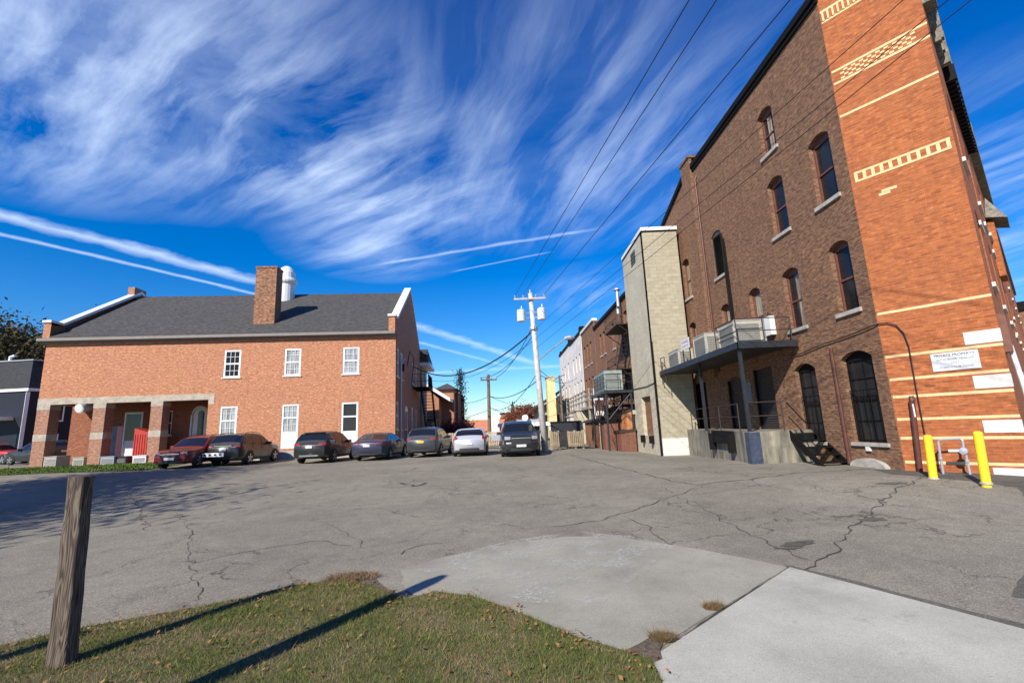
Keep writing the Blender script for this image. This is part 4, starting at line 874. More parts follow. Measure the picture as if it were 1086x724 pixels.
ws = [w3(11.0, 7.95, 10.0), w3(12.5, 7.95, 10.0), w3(7.6, 7.8, 9.95), w3(13.4, 4.8, 6.6), w3(10.5, 4.8, 6.6), w3(7.8, 4.8, 6.6), w3(11, 1.5, 3.6), w3(2.0, 8.4, 10.0, .9), w3(3.6, 8.4, 10.0, .9), w3(2.6, 5.2, 7.2, .9)]
t, fr = rowbuilding('umber_building', 'brown brick building with arched windows next beyond the block tower', 2.2, 15.1, 10.95, 'brick_umber', ws, depth=10)
for a in ws: window(t, fr, a[0], a[1], a[2], a[3], a[4], fm='sash_brown', pane='curtain_pane' if a[2] > 4.7 else 'glass_dark', fw=.08, sill='stone')
MB().tube([fr.p(4.2, .35, 9.9), fr.p(4.2, .35, 10.3), fr.p(4.0, .35, 10.45), fr.p(4.0, .35, 11.7)], .12, 8).tube([fr.p(4.0, .35, 11.7), fr.p(4.0, .35, 11.8)], .26, 8).build('flue', 'galv', t)
MB().tube([fr.p(4.4, .12, 3), fr.p(4.4, .12, 9.8)], .07, 6).build('downspout', 'steel_rust', t)
ws = [w3(17.2, 7.95, 10.2, .9), w3(19.0, 7.95, 10.2, .9), w3(20.8, 7.95, 10.2, .9), w3(17.2, 4.6, 6.6, .9), w3(19.2, 4.6, 6.6, .9), w3(21, 4.6, 6.6, .9)]
t, fr = rowbuilding('narrow_brick_building', 'narrow reddish brown brick building between the brown and the white one', 15.1, 22.3, 11.9, 'brick_umber', ws, top='stone_white', off=.05)
for a in ws: window(t, fr, *a, fm='sash_brown', pane='curtain_pane', fw=.1, sill='stone')
ws = [w3(s, z0, z1, .95, .1) for s in (24.0, 26.4, 28.8) for (z0, z1) in ((8.0, 10.0), (4.7, 6.9))]+[w3(25, 1.2, 3.4, 1.1, 0)]
t, fr = rowbuilding('white_brick_building', 'weathered white painted brick building with small dark windows, nearer of the two white ones', 22.3, 31.2, 12.15, 'brick_white', ws, off=.1)
for a in ws: window(t, fr, *a, fm='gray_wood', pane='glass_dark', fw=.1, sill=None)
MB().box(22.6, 23.6, -1, 0, 12.15, 13.0, fr).build('chimney', 'black_paint', t)
ws = [w3(s, z0, z1, 1.0, .1) for s in (33.5, 37., 40.) for (z0, z1) in ((8.0, 10.2), (4.9, 7.1))]+[w3(35, 1.2, 3.4, 1.1, 0)]
t, fr = rowbuilding('white_brick_building', 'farthest white painted brick building at the end of the row', 31.2, 42.5, 12.4, 'brick_white', ws, off=.1)
for a in ws: window(t, fr, *a, fm='gray_wood', pane='glass_dark', fw=.1, sill=None)
MB().box(31.6, 32.8, -1, 0, 12.4, 13.2, fr).box(41.4, 42.4, -1, 0, 12.4, 13.1, fr).build('chimneys', 'black_paint', t)
# dark iron fire escape beside the tower
fe = thing('fire_escape', 'rusty dark iron fire escape on the brown brick building behind the block tower', 'fire escape', tuple(BR.p(3, 1, 3)))
for k, z in enumerate((8.35, 5.3, 2.9)):
    MB().box(.8, 4.6, .05, 1.4, z, z+.07, BR).build('platform', 'steel_rust', fe)
    m = MB()
    for zz_ in (.5, 1.0): m.tube([BR.p(4.6, .05, z+zz_), BR.p(4.6, 1.38, z+zz_), BR.p(.8, 1.38, z+zz_)], .022, 5)
    for i in range(13): a = .8+i*3.8/12; m.tube([BR.p(a, 1.38, z), BR.p(a, 1.38, z+1.0)], .012, 4)
    for i in range(4): m.tube([BR.p(4.6, .1+i*.4, z), BR.p(4.6, .1+i*.4, z+1.0)], .012, 4)
    m.build('rail', 'steel_rust', fe)
m = MB()
for (za, zc_, o) in ((8.35, 5.35, .3), (5.3, 2.95, .8)):
    for oo in (o, o+.55): m.tube([BR.p(1.0, oo, za), BR.p(4.2, oo, zc_)], .04, 5); m.tube([BR.p(1.0, oo, za+.9), BR.p(4.2, oo, zc_+.9)], .018, 5)
    for i in range(11): t_ = (i+.5)/11; m.box(1+3.2*t_-.1, 1+3.2*t_+.1, o, o+.55, za+(zc_-za)*t_, za+(zc_-za)*t_+.03, BR)
m.build('stair', 'steel_rust', fe)
m = MB()
for a in (.9, 4.5): 
    for z in (2.9, 5.3, 8.35): m.tube([BR.p(a, 1.3, z), BR.p(a, .03, z-1.0)], .03, 5)
m.build('brackets', 'steel_rust', fe)
MB().tube([BR.p(1.0, 2.7, 2.4), BR.p(.4, 2.2, .1)], .04, 5).build('drop_ladder', 'steel_rust', fe)
# steel stand with the green-grey air handler
sp = thing('steel_platform', 'raised dark steel platform on a braced frame behind the brown sheds', 'platform', (6.2, 31, 0))
X0, X1, Y0, Y1, Zp = 5.55, 7.3, 28.6, 33.8, 3.75
MB().box(X0, X1, Y0, Y1, Zp-.16, Zp).build('deck', 'steel_blue_dark', sp)
m = MB()
for x in (X0+.1, X1-.1):
    for y in (Y0+.1, (Y0+Y1)/2, Y1-.1): MB().box(x-.05, x+.05, y-.05, y+.05, -.1, Zp-.16).build('leg', 'steel_blue_dark', sp)
m = MB()
for (ya, yb) in ((Y0+.1, (Y0+Y1)/2), ((Y0+Y1)/2, Y1-.1)):
    for x in (X0+.1,): m.tube([(x, ya, 1.9), (x, yb, Zp-.2)], .03, 5); m.tube([(x, yb, 1.9), (x, ya, Zp-.2)], .03, 5)
m.tube([(X0+.1, Y0+.1, 1.9), (X1-.1, Y0+.1, Zp-.2)], .03, 5); m.tube([(X1-.1, Y0+.1, 1.9), (X0+.1, Y0+.1, Zp-.2)], .03, 5); m.build('bracing', 'steel_blue_dark', sp)
m = MB()
for z in (.5, 1.0): m.tube([(X0, Y1, Zp+z), (X0, Y0, Zp+z), (X1, Y0, Zp+z)], .02, 5)
for y in np.linspace(Y0, Y1, 6): m.tube([(X0, y, Zp), (X0, y, Zp+1)], .018, 5)
for x in (X0+.9, X1): m.tube([(x, Y0, Zp), (x, Y0, Zp+1)], .018, 5)
m.build('rail', 'steel_blue_dark', sp)
plain('ac_green', (.26, .33, .31), .5, var=.15); MB()
acunit('grey green air handler on the braced steel platform', X0+.15, X1-.5, Y0+.4, Y1-1.2, Zp, 1.25, 'ac_green')
# sheds below
def shed(name, label, x0, x1, y0, y1, z, mt, roofmt, over=.15, slope=0., cat='shed', door=False):
    t = thing(name, label, cat, ((x0+x1)/2, (y0+y1)/2, 0)); k = Fr((0, y0, 0), (1, 0, 0), (0, 1, 0))
    MB().prism([(x0, -.2), (x1, -.2), (x1, z+slope), (x0, z)], 0, y1-y0, k).build('wall', mt, t)
    MB().prism([(x0-over, z+.01-.05*slope), (x1+.05, z+slope+.01), (x1+.05, z+slope+.13), (x0-over, z+.13-.05*slope)], -over, y1-y0+over, k).build('roof', roofmt, t)
    m = MB()
    for i in range(int((y1-y0)/.3)): y = y0+.1+i*.3; m.box(x0-.02, x0-.002, y, y+.05, 0, z-.05)
    for i in range(int((x1-x0)/.3)): x = x0+.1+i*.3; m.box(x, x+.05, y0-.02, y0-.002, 0, z-.05)
    m.build('battens', mt, t); return t
shed('brown_shed', 'brown timber shed with flat dark roof and a white corner pole', 5.75, 7.3, 30.5, 34.4, 1.85, 'rusty_brown', 'black_paint')
shed('low_shed', 'low rusty brown bin enclosure nearest the block annex', 6.35, 7.25, 28.5, 30.4, 1.15, 'rusty_brown', 'steel_rust', over=.05, slope=.1)
shed('lean_to', 'bright rust orange lean-to wall under the steel platform', 6.9, 7.4, 29.0, 34.0, 2.35, 'rust_orange', 'steel_rust', over=.05, slope=.2)
shed('far_shed', 'tan brown shed beyond the flat roofed one', 5.85, 7.3, 34.7, 39.5, 1.9, 'plywood_brown', 'steel_rust', slope=.5)
pw = thing('corner_pole', 'thin pale pole against the brown shed', 'pole', (5.68, 31.6, 0)); MB().tube([(5.68, 31.6, -.1), (5.68, 31.6, 1.8)], .045, 6).build('shaft', 'cream_trim', pw)
cp_ = thing('block_pier', 'pale block pier carrying the grey wooden balcony', 'pier', (5.6, 44, 0)); MB().box(5.6, 7.2, 42.5, 44.6, -.1, 3.0).build('pier', 'block_painted', cp_); MB().box(5.5, 7.3, 42.4, 44.7, 3.0, 3.15).build('cap', 'stone', cp_)
cp_ = thing('block_pier', 'pale block wall stub at the far end of the wooden balcony', 'pier', (5.8, 51, 0)); MB().box(5.9, 7.4, 50.0, 53.5, -.1, 2.6).build('pier', 'brick_white', cp_); MB().box(5.8, 7.5, 49.9, 53.6, 2.6, 2.75).build('cap', 'stone', cp_)
rp = thing('striped_panel', 'tall faded red and white panel between balcony and sheds', 'panel', (6.6, 37, 0))
m = MB(); m.box(6.3, 7.0, 36.6, 36.8, 1.6, 4.6).build('board', 'pipe_maroon', rp); MB().box(6.25, 6.3, 36.6, 36.8, 1.6, 4.6).box(6.32, 6.98, 36.58, 36.598, 2.4, 2.75).box(6.32, 6.98, 36.58, 36.598, 3.6, 3.8).build('stripe', 'stone_white', rp)
wb_ = thing('wooden_balcony', 'long weathered grey timber balcony on the white brick building', 'balcony', (6.6, 46, 3))
MB().box(6.0, 8.4, 37.5, 54, 3.0, 3.22).build('deck', 'gray_wood', wb_)
for z in (3.65, 4.1, 4.5): MB().box(5.98, 6.06, 37.5, 54, z, z+.1).build('rail', 'gray_wood', wb_)
for y in np.linspace(37.6, 53.9, 9): MB().box(5.98, 6.1, y-.06, y+.06, 3.0 if y > 42 else 3.0, 4.62).build('post', 'gray_wood', wb_)
for z in (3.65, 4.1, 4.5): MB().box(6.06, 8.4, 37.5, 37.58, z, z+.1).build('rail', 'gray_wood', wb_)
for y in (38, 48.0, 53.5): MB().box(6.0, 6.16, y-.08, y+.08, -.1, 3.0).build('post', 'gray_wood', wb_)
m = MB(); 
for y in (39, 41, 47, 49): m.tube([(6.05, y, 3.0), (7.9, y, 1.7)], .06, 5)
m.build('brace', 'gray_wood', wb_)
acunit('boxy grey air conditioner under the wooden balcony', 6.5, 7.4, 38.2, 39.8, 1.95, .95, 'galv')
# yellow wall and porch
yw = thing('yellow_chimney_wall', 'tall narrow pale yellow stucco wall standing beyond the utility pole', 'wall', tuple(at(588, 470, 62)))
p0 = at(583, 460, 62); p1 = at(591.5, 460, 62); zt = at(586, 400, 62).z
MB().box(p0.x, p1.x, 62, 65, -.2, zt).build('wall', 'yellow_stucco', yw); MB().box(p0.x-.08, p1.x+.08, 61.9, 65.1, zt, zt+.2).build('cap', 'stone', yw)
ph = thing('porch_house', 'weathered timber house with sloping eave behind the leaning white pole', 'house', tuple(at(578, 470, 68)))
a = at(570, 441, 66); b = at(590, 425, 56); 
MB().prism([(a.x, -.2), (b.x+1.5, -.2), (b.x+1.5, 6.0), (a.x, 4.2)], 0, 10, Fr((0, 66, 0), (1, 0, 0), (0, 1, 0))).build('wall', 'gray_wood', ph)
MB().prism([(a.x-.8, 3.9), (b.x+1.6, 6.4), (b.x+1.6, 6.75), (a.x-.8, 4.25)], -1.2, 11, Fr((0, 66, 0), (1, 0, 0), (0, 1, 0))).build('roof', 'steel_rust', ph)
for k in range(3): x = a.x+.8+k*1.5; w_ = MB().box(x-.06, x+.9, 65.92, 65.99, 1.9, 3.4).build('window', 'white_paint', ph); MB().box(x, x+.84, 65.9, 65.919, 1.96, 3.34).build('pane', 'glass_dark', w_)

# ------------------------------------------------------------------ fences
def picket(name, label, A, B, h, mt='fence_wood', lift=.25, n=None, npost=5, group=None):
    A = Vector(A); B = Vector(B); L = (B-A).length; d = (B-A).normalized(); nn = Vector((d.y, -d.x, 0)); fr = Fr(A, d, nn); t = thing(name, label, 'fence', tuple(A))
    m = MB(); n = int(L/.135); sl_ = (B.z-A.z)/L
    for i in range(n): a = (i+.5)*L/n; m.box(a-.045, a+.045, .04, .06, lift, h+random.uniform(-.01, .01), fr)
    p_ = m.build('pickets', mt, t)
    for z in (lift+.12, h-.15): MB().box(0, L, 0, .039, z, z+.08, fr).build('rail', mt, t)
    for i in range(npost): a = L*i/(npost-1); MB().box(a-.05, a+.05, -.1, -.001, -.3, h+.06, fr).build('post', mt, t)
    return t
picket('picket_fence', 'long pale timber picket fence behind the parked cars', (-7.5, 35.8, .28), (1.3, 33.5, .24), 1.25)
picket('picket_fence', 'short weathered timber fence right of the leaning utility pole', (2.2, 29.2, .2), (4.3, 30.2, .15), 1.2)
db = thing('dark_enclosure', 'black boarded enclosure behind the short timber fence', 'enclosure', (4, 33, 0)); MB().box(2.4, 4.3, 32.0, 32.2, -.1, 1.95).box(4.3, 4.45, 31.0, 32.2, -.1, 1.95).build('boards', 'steel_blue_dark', db); MB().box(2.35, 4.5, 31.95, 32.25, 1.95, 2.03).build('cap_rail', 'black_paint', db)
p = onz(605, 478, .1); rpst = thing('marker_post', 'faded red and white marker post at the end of the short fence', 'post', (p.x, p.y, .1)); MB().tube([p, p+Vector((0, 0, 1.15))], .06, 8).build('shaft', 'roof_orange', rpst); MB().tube([p+Vector((0, 0, 1.15)), p+Vector((0, 0, 1.25))], .062, 8).build('cap', 'stone_white', rpst)

# ------------------------------------------------------------------ poles and wires
PB = onz(578.5, 480, .25); PT = at(562.3, 311, PB.y); 
def onpole(t): return PB.lerp(PT, t)
def tpole(y):   # parameter for image row y
    return (480-y)/(480-311)
up = thing('utility_pole', 'leaning whitish wooden utility pole with two transformers and a crossarm', 'utility pole', tuple(PB))
MB().tube([onpole(-.04), onpole(.5), onpole(1)], [.20, .165, .13], 14).build('shaft', 'pole_white', up, smooth=True)
ca_ = at(545, 318.5, PB.y); cb_ = at(578.5, 317, PB.y); dd = (cb_-ca_); oy = Vector((0, -.2, 0))
MB().tube([ca_+oy, cb_+oy], .065, 6).build('crossarm', 'pole_white', up)
for k, f_ in enumerate((.04, .3, .7, .96)):
    q = ca_+dd*f_+oy; MB().lathe(q+Vector((0, 0, .05)), [(.03, 0), (.06, .05), (.04, .09), (.065, .13), (.03, .2)], 8).build('insulator', 'galv', up)
MB().lathe(PT, [(.03, 0), (.06, .05), (.04, .1), (.03, .22)], 8).build('insulator', 'galv', up)
for (x, y) in ((552.8, 341), (574.5, 339)):
    q = at(x, y, PB.y-.1); tr = MB().lathe(q, [(.2, 0), (.235, .02), (.235, .68), (.2, .72), (.05, .76)], 16).build('transformer', 'ac_white', up)
    MB().lathe(q+Vector((.06, 0, .76)), [(.03, 0), (.05, .05), (.03, .2)], 8).build('bushing', 'galv', tr)
    MB().tube([q+Vector((0, 0, .5)), onpole(tpole(333))], .04, 6).tube([q+Vector((0, 0, .2)), onpole(tpole(339))], .04, 6).build('bracket', 'galv', tr)
MB().lathe(onpole(tpole(352)), [(.24, 0), (.25, .1), (.2, .25)], 8).build('cable_clamp', 'galv', up)
q0 = onpole(tpole(386)); q1 = at(588, 368, PB.y-1.0); q2 = at(597, 361, PB.y-1.2); MB().tube([q0, q1, q2, at(601, 359, PB.y-1.2)], .035, 6).build('lamp_arm', 'galv', up)
lh_ = MB().tube([at(598.5, 359.2, PB.y-1.2), at(601, 358.3, PB.y-1.2), at(606, 357.8, PB.y-1.2), at(609, 358.3, PB.y-1.2)], [.05, .13, .14, .05], 8).build('street_light_head', 'galv', up)
b2 = onz(519.5, 474, .2); b2 = at(519.5, 470, 38.0); t2 = at(517.8, 397, 38.0)
u2 = thing('utility_pole', 'slim brown utility pole with plain crossarm behind the picket fence', 'utility pole', (b2.x, b2.y, .2))
MB().tube([Vector((b2.x, b2.y, 0)), t2], [.17, .12], 10).build('shaft', 'pole_brown', u2)
x0 = at(509.5, 403, 37.85); x1 = at(527, 402.3, 37.85); MB().tube([x0, x1], .06, 6).build('crossarm', 'pole_brown', u2)
for f_ in (.05, .35, .65, .95): MB().lathe(x0.lerp(x1, f_)+Vector((0, 0, .05)), [(.03, 0), (.07, .06), (.03, .2)], 6).build('insulator', 'galv', u2)
def wire(label, A, B, sag=.0, r=.016, group=None, name='power_line', cat='cable'):
    A = Vector(A); B = Vector(B); n = 22; pts = []
    for i in range(n+1): t = i/n; p = A.lerp(B, t); p.z -= sag*4*t*(1-t); pts.append(p)
    o = MB().tube(pts, r, 5).build(name, 'wire_black', smooth=True); return tag(o, label, cat, group)
def over(x, y, z=10.5, ext=1.35, A=None):
    q = onz(x, y, z) if z > HCAM else None; return A+(q-A)*ext
G1 = 'overhead lines from the leaning pole towards the viewer'
A = ca_+dd*.04+Vector((0, -.2, .25)); wire('overhead line leaving the left end of the crossarm', A, over(731, 0, 10.2, 1.4, A), .0, .012, G1)
A = ca_+dd*.3+Vector((0, -.2, .25)); wire('overhead line leaving the crossarm just left of the pole top', A, over(760, 0, 10.2, 1.4, A), .0, .012, G1)
A = ca_+dd*.96+Vector((0, -.2, .25)); wire('overhead line leaving the right end of the crossarm', A, over(838, 0, 10.0, 1.4, A), .0, .013, G1)
for (yy, X, Y, z, lb) in ((352, 958, 0, 8.2, 'uppermost of the three lines crossing the orange corner wall'), (362, 1006, 0, 7.8, 'middle line of the three crossing the orange corner wall'), (372, 1030, 0, 7.4, 'lowest of the three lines crossing the orange corner wall')):
    A = onpole(tpole(yy)); wire(lb, A, over(X, Y, z, 1.25, A), .0, .008, G1)
A = onpole(tpole(352)); wire('thick drooping cable from the pole to the gable of the brick hall', A, GBL.p(9.0, .1, 7.2), 1.6, .045)
wire('thin cable from the pole down to the fire escape gable', onpole(tpole(362)), GBL.p(11.8, .1, 6.6), 1.2, .014)
wire('line from the leaning pole to the left arm of the brown pole', onpole(tpole(356)), x0+Vector((0, 0, .2)), .7, .02, 'lines between the two poles')
wire('line from the leaning pole to the right arm of the brown pole', onpole(tpole(346)), x1+Vector((0, 0, .2)), .5, .02, 'lines between the two poles')
wire('low line rising from the brown pole to the leaning one', onpole(tpole(397)), at(519, 432, 38), .9, .02, 'lines between the two poles')
wire('slack communication cable between the poles at fence height', onpole(tpole(405)), at(519, 420, 38), .5, .026, 'lines between the two poles')
wire('line from the brown pole to the brick church tower', at(519, 420, 38), at(478, 423, 58), .5, .022)
wire('lower line from the brown pole towards the brick church hall', at(519, 434, 38), at(455, 440, 56), .6, .022)
wire('distant cable passing from the brown pole towards the low white trimmed building', at(519, 432, 38), at(600, 434, 60), 1.0, .022)
wire('distant cable from the brown pole to the yellow wall', at(519, 420, 38), at(587, 424, 62), .9, .02)
wire('looping cable from the pole to the white brick building', onpole(tpole(399)), at(612, 400, 55), .6, .02)
wire('cable from the leaning pole to the vine covered pole', onpole(tpole(392)), at(596, 402, 50), .4, .02)
vp = thing('service_pole', 'dark service pole tangled with cables beside the yellow wall', 'utility pole', tuple(at(597, 470, 50)))
MB().tube([at(598.5, 468, 50), at(593, 398, 50)], [.14, .1], 8).build('shaft', 'pole_brown', vp)
MB().tube([at(588, 402, 50), at(599, 397, 50)], .05, 5).build('crossarm', 'pole_brown', vp)
m = MB(); rr_ = random.Random(5)
for i in range(16): y = 404+i*3.6; c = at(593.3+(y-398)*.08, y, 50); m.tube([c, c+Vector((rr_.uniform(-.6, .6), rr_.uniform(-.3, .3), rr_.uniform(-.3, .4))), c+Vector((rr_.uniform(-.5, .5), 0, -.5))], .03, 4)
m.build('cable_tangle', 'wire_black', vp)

# ------------------------------------------------------------------ weathered post in the lawn, and what casts the long shadow
pb = onz(65, 706); pt = at(86.5, 505, pb.y)
fp_ = thing('wooden_post', 'weathered grey square timber post standing in the near lawn', 'post', tuple(pb))
u = (pt-pb); hw = .055; lean = u/u.z
m = MB(); k = 0; N = 10
for i in range(N+1):
    z = -.1+(u.z+.1)*i/N; c = pb+lean*z; r_ = hw*(1.28-.18*i/N)+.002*math.sin(i*2.1)
    for sx_, sy_ in ((-1, -1), (-.86, -1.12), (.86, -1.12), (1, -1), (1, 1), (-1, 1)): m.v.append(c+Vector((sx_*r_*1.12, sy_*r_*.8, 0)))
for i in range(N):
    for j in range(6): a = i*6+j; b = i*6+(j+1) % 6; m.f.append((a, b, b+6, a+6))
m.f += [tuple(reversed(range(6))), tuple(N*6+j for j in range(6))]; m.build('shaft', 'post_wood', fp_)
pos2 = (-3.0, 1.9); tip = onz(470, 611); dirs = Vector((math.sin(rad(31)), math.cos(rad(31)), 0)); Lh = 4.7; bs = tip-dirs*Lh; h2 = Lh*math.tan(SUN_EL)
sp_ = thing('round_post', 'tall round timber post just outside the left edge of the view', 'post', tuple(bs)); MB().tube([bs-Vector((0, 0, .1)), bs+Vector((0, 0, h2-.15)), bs+Vector((0, 0, h2))], [.115, .10, .06], 12).build('shaft', 'post_wood', sp_)
tip = onz(92, 672); bs = tip-dirs*2.0; sp_ = thing('short_post', 'short square timber post outside the left edge of the view', 'post', tuple(bs)); MB().box(bs.x-.07, bs.x+.07, bs.y-.05, bs.y+.05, -.1, 1.42).build('shaft', 'post_wood', sp_)

# ------------------------------------------------------------------ cars
def interp(P, x):
    if x <= P[0][0]: return P[0][1]
    for a, b in zip(P, P[1:]):
        if x <= b[0]: t = (x-a[0])/(b[0]-a[0]); return a[1]+(b[1]-a[1])*t
    return P[-1][1]
class Car:
    def __init__(s, L, Wd, prof, belt, tumble=.30, zb=.24):
        s.L, s.W, s.prof, s.belt, s.tu, s.zb = L, Wd, prof, belt, tumble, zb
        s.xs = sorted(set([0, .03, .08, .16, .3, .5]+[L-v for v in (.0, .03, .08, .16, .3, .5)]+[p[0] for p in prof]+list(np.linspace(.6, L-.6, 26))))
    def top(s, x):        # lightly smoothed profile
        return sum(interp(s.prof, x+d)*w_ for d, w_ in ((-.09, .2), (-.045, .2), (0, .2), (.045, .2), (.09, .2)))
    def hw(s, x):
        w = s.W/2; f = 1.
        if x < .75: f = 1-.20*((.75-x)/.75)**2.4
        if x > s.L-.6: f = 1-.13*((x-s.L+.6)/.6)**2.2
        return w*f
    def bot(s, x): return s.zb+(.10*(max(0, .5-x)/.5) if x < .5 else .14*max(0, x-s.L+.5)/.5)
    def y(s, x, z):
        w = s.hw(x); b = interp(s.belt, x)
        if z <= b: t = (z-.2)/(b-.2); return w*(.955+.045*math.sin(min(1, max(0, t)*1.15)*math.pi*.75)/1.0 if t < 1 else .965)
        k = w*(.955+.045*math.sin(math.pi*.75*1.0))
        return k-s.tu*(z-b)-.09*(z-b)**2
    def ring(s, x):
        zt = s.top(x); b = interp(s.belt, x); zb = s.bot(x); r = min(.10, (zt-zb)*.25); P = [(0, zb), (s.y(x, zb)*.9, zb)]
        zs = [zb+(min(b, zt-r)-zb)*k/6 for k in range(7)]+[min(b, zt-r)+max(0, zt-r-b)*k/4 for k in range(1, 5)]
        P += [(s.y(x, z), z) for z in zs]; ye = s.y(x, zt-r)
        for k in range(1, 5): a = k*math.pi/8; P.append((ye-r*1.5*(1-math.cos(a)), zt-r+r*math.sin(a)))
        yt = P[-1][0]; crown = .035
        P += [(yt*(1-k/4), zt+crown*(1-(1-k/4)**2)) for k in (1, 2, 3, 4)]
        return P
    def body(s):
        m = MB(); n = None
        for x in s.xs:
            R = s.ring(x); full = [Vector((y, -x, z)) for y, z in R]+[Vector((-y, -x, z)) for y, z in reversed(R[1:-1])]
            n = len(full); m.v += full
        for i in range(len(s.xs)-1):
            for j in range(n): a = i*n+j; b = i*n+(j+1) % n; m.f.append((a, b, b+n, a+n))
        m.f += [tuple(range(n)), tuple(reversed(range((len(s.xs)-1)*n, len(s.xs)*n)))]
        return m
    def side(s, pts, sg, off=.008, nx=10, nz=6, q=None):     # patch between x0..x1 with top and bottom lines
        m = MB() if q is None else q; k = len(m.v); (xb0, xb1, z0, xt0, xt1, z1) = pts
        for j in range(nz+1):
            t = j/nz; xa = xb0+(xt0-xb0)*t; xb = xb1+(xt1-xb1)*t
            for i in range(nx+1):
                x = xa+(xb-xa)*i/nx; zz = z0+(min(z1, s.top(x)-.10)-z0)*t; m.v.append(Vector((sg*(s.y(x, zz)+off), -x, zz)))
        for j in range(nz):
            for i in range(nx): a = k+j*(nx+1)+i; m.f.append((a, a+1, a+nx+2, a+nx+1))
        return m
    def across(s, x0, x1, f0=.86, f1=.86, off=.012, q=None, zmin=None):
        m = MB() if q is None else q; k = len(m.v); n = 8
        for j in range(n+1):
            x = x0+(x1-x0)*j/n; R = s.ring(x); zt = s.top(x); yt = R[-5][0]; f = f0+(f1-f0)*j/n
            for i in range(n+1): u = -1+2*i/n; v = abs(u*f); m.v.append(Vector((u*f*(yt+.06), -x, zt+.035*(1-v*v)+off)))
        for j in range(n):
            for i in range(n): a = k+j*(n+1)+i; m.f.append((a, a+1, a+n+2, a+n+1))
        return m
def make_car(label, cat, name, loc, head, C, pm, wx, sidew, ws, rw, spec):
    t = thing(name, label, cat, loc, None, head); L = C.L
    def B(m, nm, mt, par=None, sm=False): return m.build(nm, mt, par or t, local=True, smooth=sm)
    C.body().build('body', pm, t, local=True, smooth=True, doubles=True)
    for sg in (1, -1):
        for p in sidew: B(C.side(p, sg), 'side_window', 'car_glass', sm=True)
        m = MB()                                # lower cladding strip
        C.side((.5, L-.45, C.zb+.01, .5, L-.45, C.zb+spec.get('clad', .12)), sg, .006, 12, 2, m); B(m, 'sill_trim', 'cladding', sm=True)
    B(C.across(*ws), 'windscreen', 'car_glass', sm=True); B(C.across(*rw), 'rear_window', 'car_glass', sm=True)
    r = spec.get('wr', .34)
    for x in wx:
        for sg in (1, -1):
            yo = C.W/2+.012; k = Fr((0, -x, r), (0, 1, 0), (sg, 0, 0)); m = MB()
            pts = [(math.cos(a)*(r+.065), math.sin(a)*(r+.065)) for a in [math.pi*i/12 for i in range(13)]]+[(-(r+.065), -.1), (r+.065, -.1)]
            m.prism(pts, yo-.18, yo+.002, k); B(m, 'wheel_arch', 'cladding')
            c = Vector((sg*(yo-.19), -x, r)); m = MB(); m.lathe(c, [(r*.7, 0), (r*.97, .01), (r, .04), (r, .17), (r*.95, .20), (r*.72, .215), (r*.68, .2)], 22, (sg, 0, 0)); wh = B(m, 'wheel', 'tyre', sm=False)
            m = MB(); m.lathe(c+Vector((sg*.2, 0, 0)), [(r*.69, 0), (r*.66, .012), (r*.62, .0)], 20, (sg, 0, 0)); m.lathe(c+Vector((sg*.2, 0, 0)), [(r*.16, 0), (r*.15, .02), (.01, .022)], 10, (sg, 0, 0))
            for i in range(5):
                a = i*2*math.pi/5+.3; u = Vector((0, math.cos(a), math.sin(a))); v = Vector((0, -math.sin(a), math.cos(a))); q0 = c+Vector((sg*.212, 0, 0))
                m.quad(q0+u*r*.1-v*.035, q0+u*r*.66-v*.05, q0+u*r*.66+v*.05, q0+u*r*.1+v*.035)
            B(m, 'rim', 'alloy', wh)
    zf = C.top(.15)
    # front: grille, lamps, plate
    fz0, fz1 = spec.get('grille', (.52, .72))
    def face(y0, y1, z0, z1, x0, mt, nm, d=.03, bulge=.0):
        m = MB(); n = 5; k = len(m.v)
        for i in range(n+1):
            y = y0+(y1-y0)*i/n; dx = (abs(y)/(C.W/2))**3*bulge; sgn = -1 if x0 > L/2 else 1
            for z in (z0, z1): m.v.append(Vector((y, -(x0+sgn*dx)+(.0), z))); m.v.append(Vector((y, -(x0+sgn*dx-sgn*d), z)))
        for i in range(n): a = k+i*4; b = a+4; m.f += [(a, b, b+2, a+2), (a+1, a+3, b+3, b+1), (a+2, b+2, b+3, a+3), (a, a+1, b+1, b)]
        m.f += [(k, k+2, k+3, k+1), (k+n*4, k+n*4+1, k+n*4+3, k+n*4+2)]; return B(m, nm, mt)
    w2 = C.hw(.05)
    face(-w2*.62, w2*.62, fz0, fz1, .0, 'cladding', 'grille', .03, .1); face(-w2*.6, w2*.6, fz1-.05, fz1-.01, -.01, 'chrome', 'grille_bar', .03, .1)
    face(-w2*.85, w2*.85, .30, .44, .0, 'cladding', 'lower_grille', .03, .16)
    for sg in (1, -1): face(sg*w2*.66, sg*w2*1.02, fz1-.10, fz1+.06, .04, 'lamp_clear', 'headlight', .05, .16)
    face(-.24, .24, fz0-.13, fz0-.01, -.01, 'plate_white', 'license_plate', .03, 0)
    # rear
    wr_ = C.hw(L-.05); tz0, tz1 = spec.get('tail', (.85, 1.02)); tw_ = spec.get('tailw', .34)
    for sg in (1, -1):
        face(sg*wr_*(1-tw_), sg*wr_*1.01, tz0, tz1, L-.02, 'tail_red', 'taillight', .04, .14)
        C2 = MB(); C.side((L-.30, L-.06, tz0, L-.30, L-.06, tz1), sg, .012, 3, 2, C2); B(C2, 'taillight', 'tail_red')
        B(MB().box(sg*(C.W/2-.02) if sg > 0 else sg*(C.W/2+.20), sg*(C.W/2+.20) if sg > 0 else sg*(C.W/2-.02), -sidew[0][0]-.42 if False else -(sidew[0][0]+.25), -(sidew[0][0]+.12), interp(C.belt, 1.6)+.0, interp(C.belt, 1.6)+.15), 'mirror', pm)
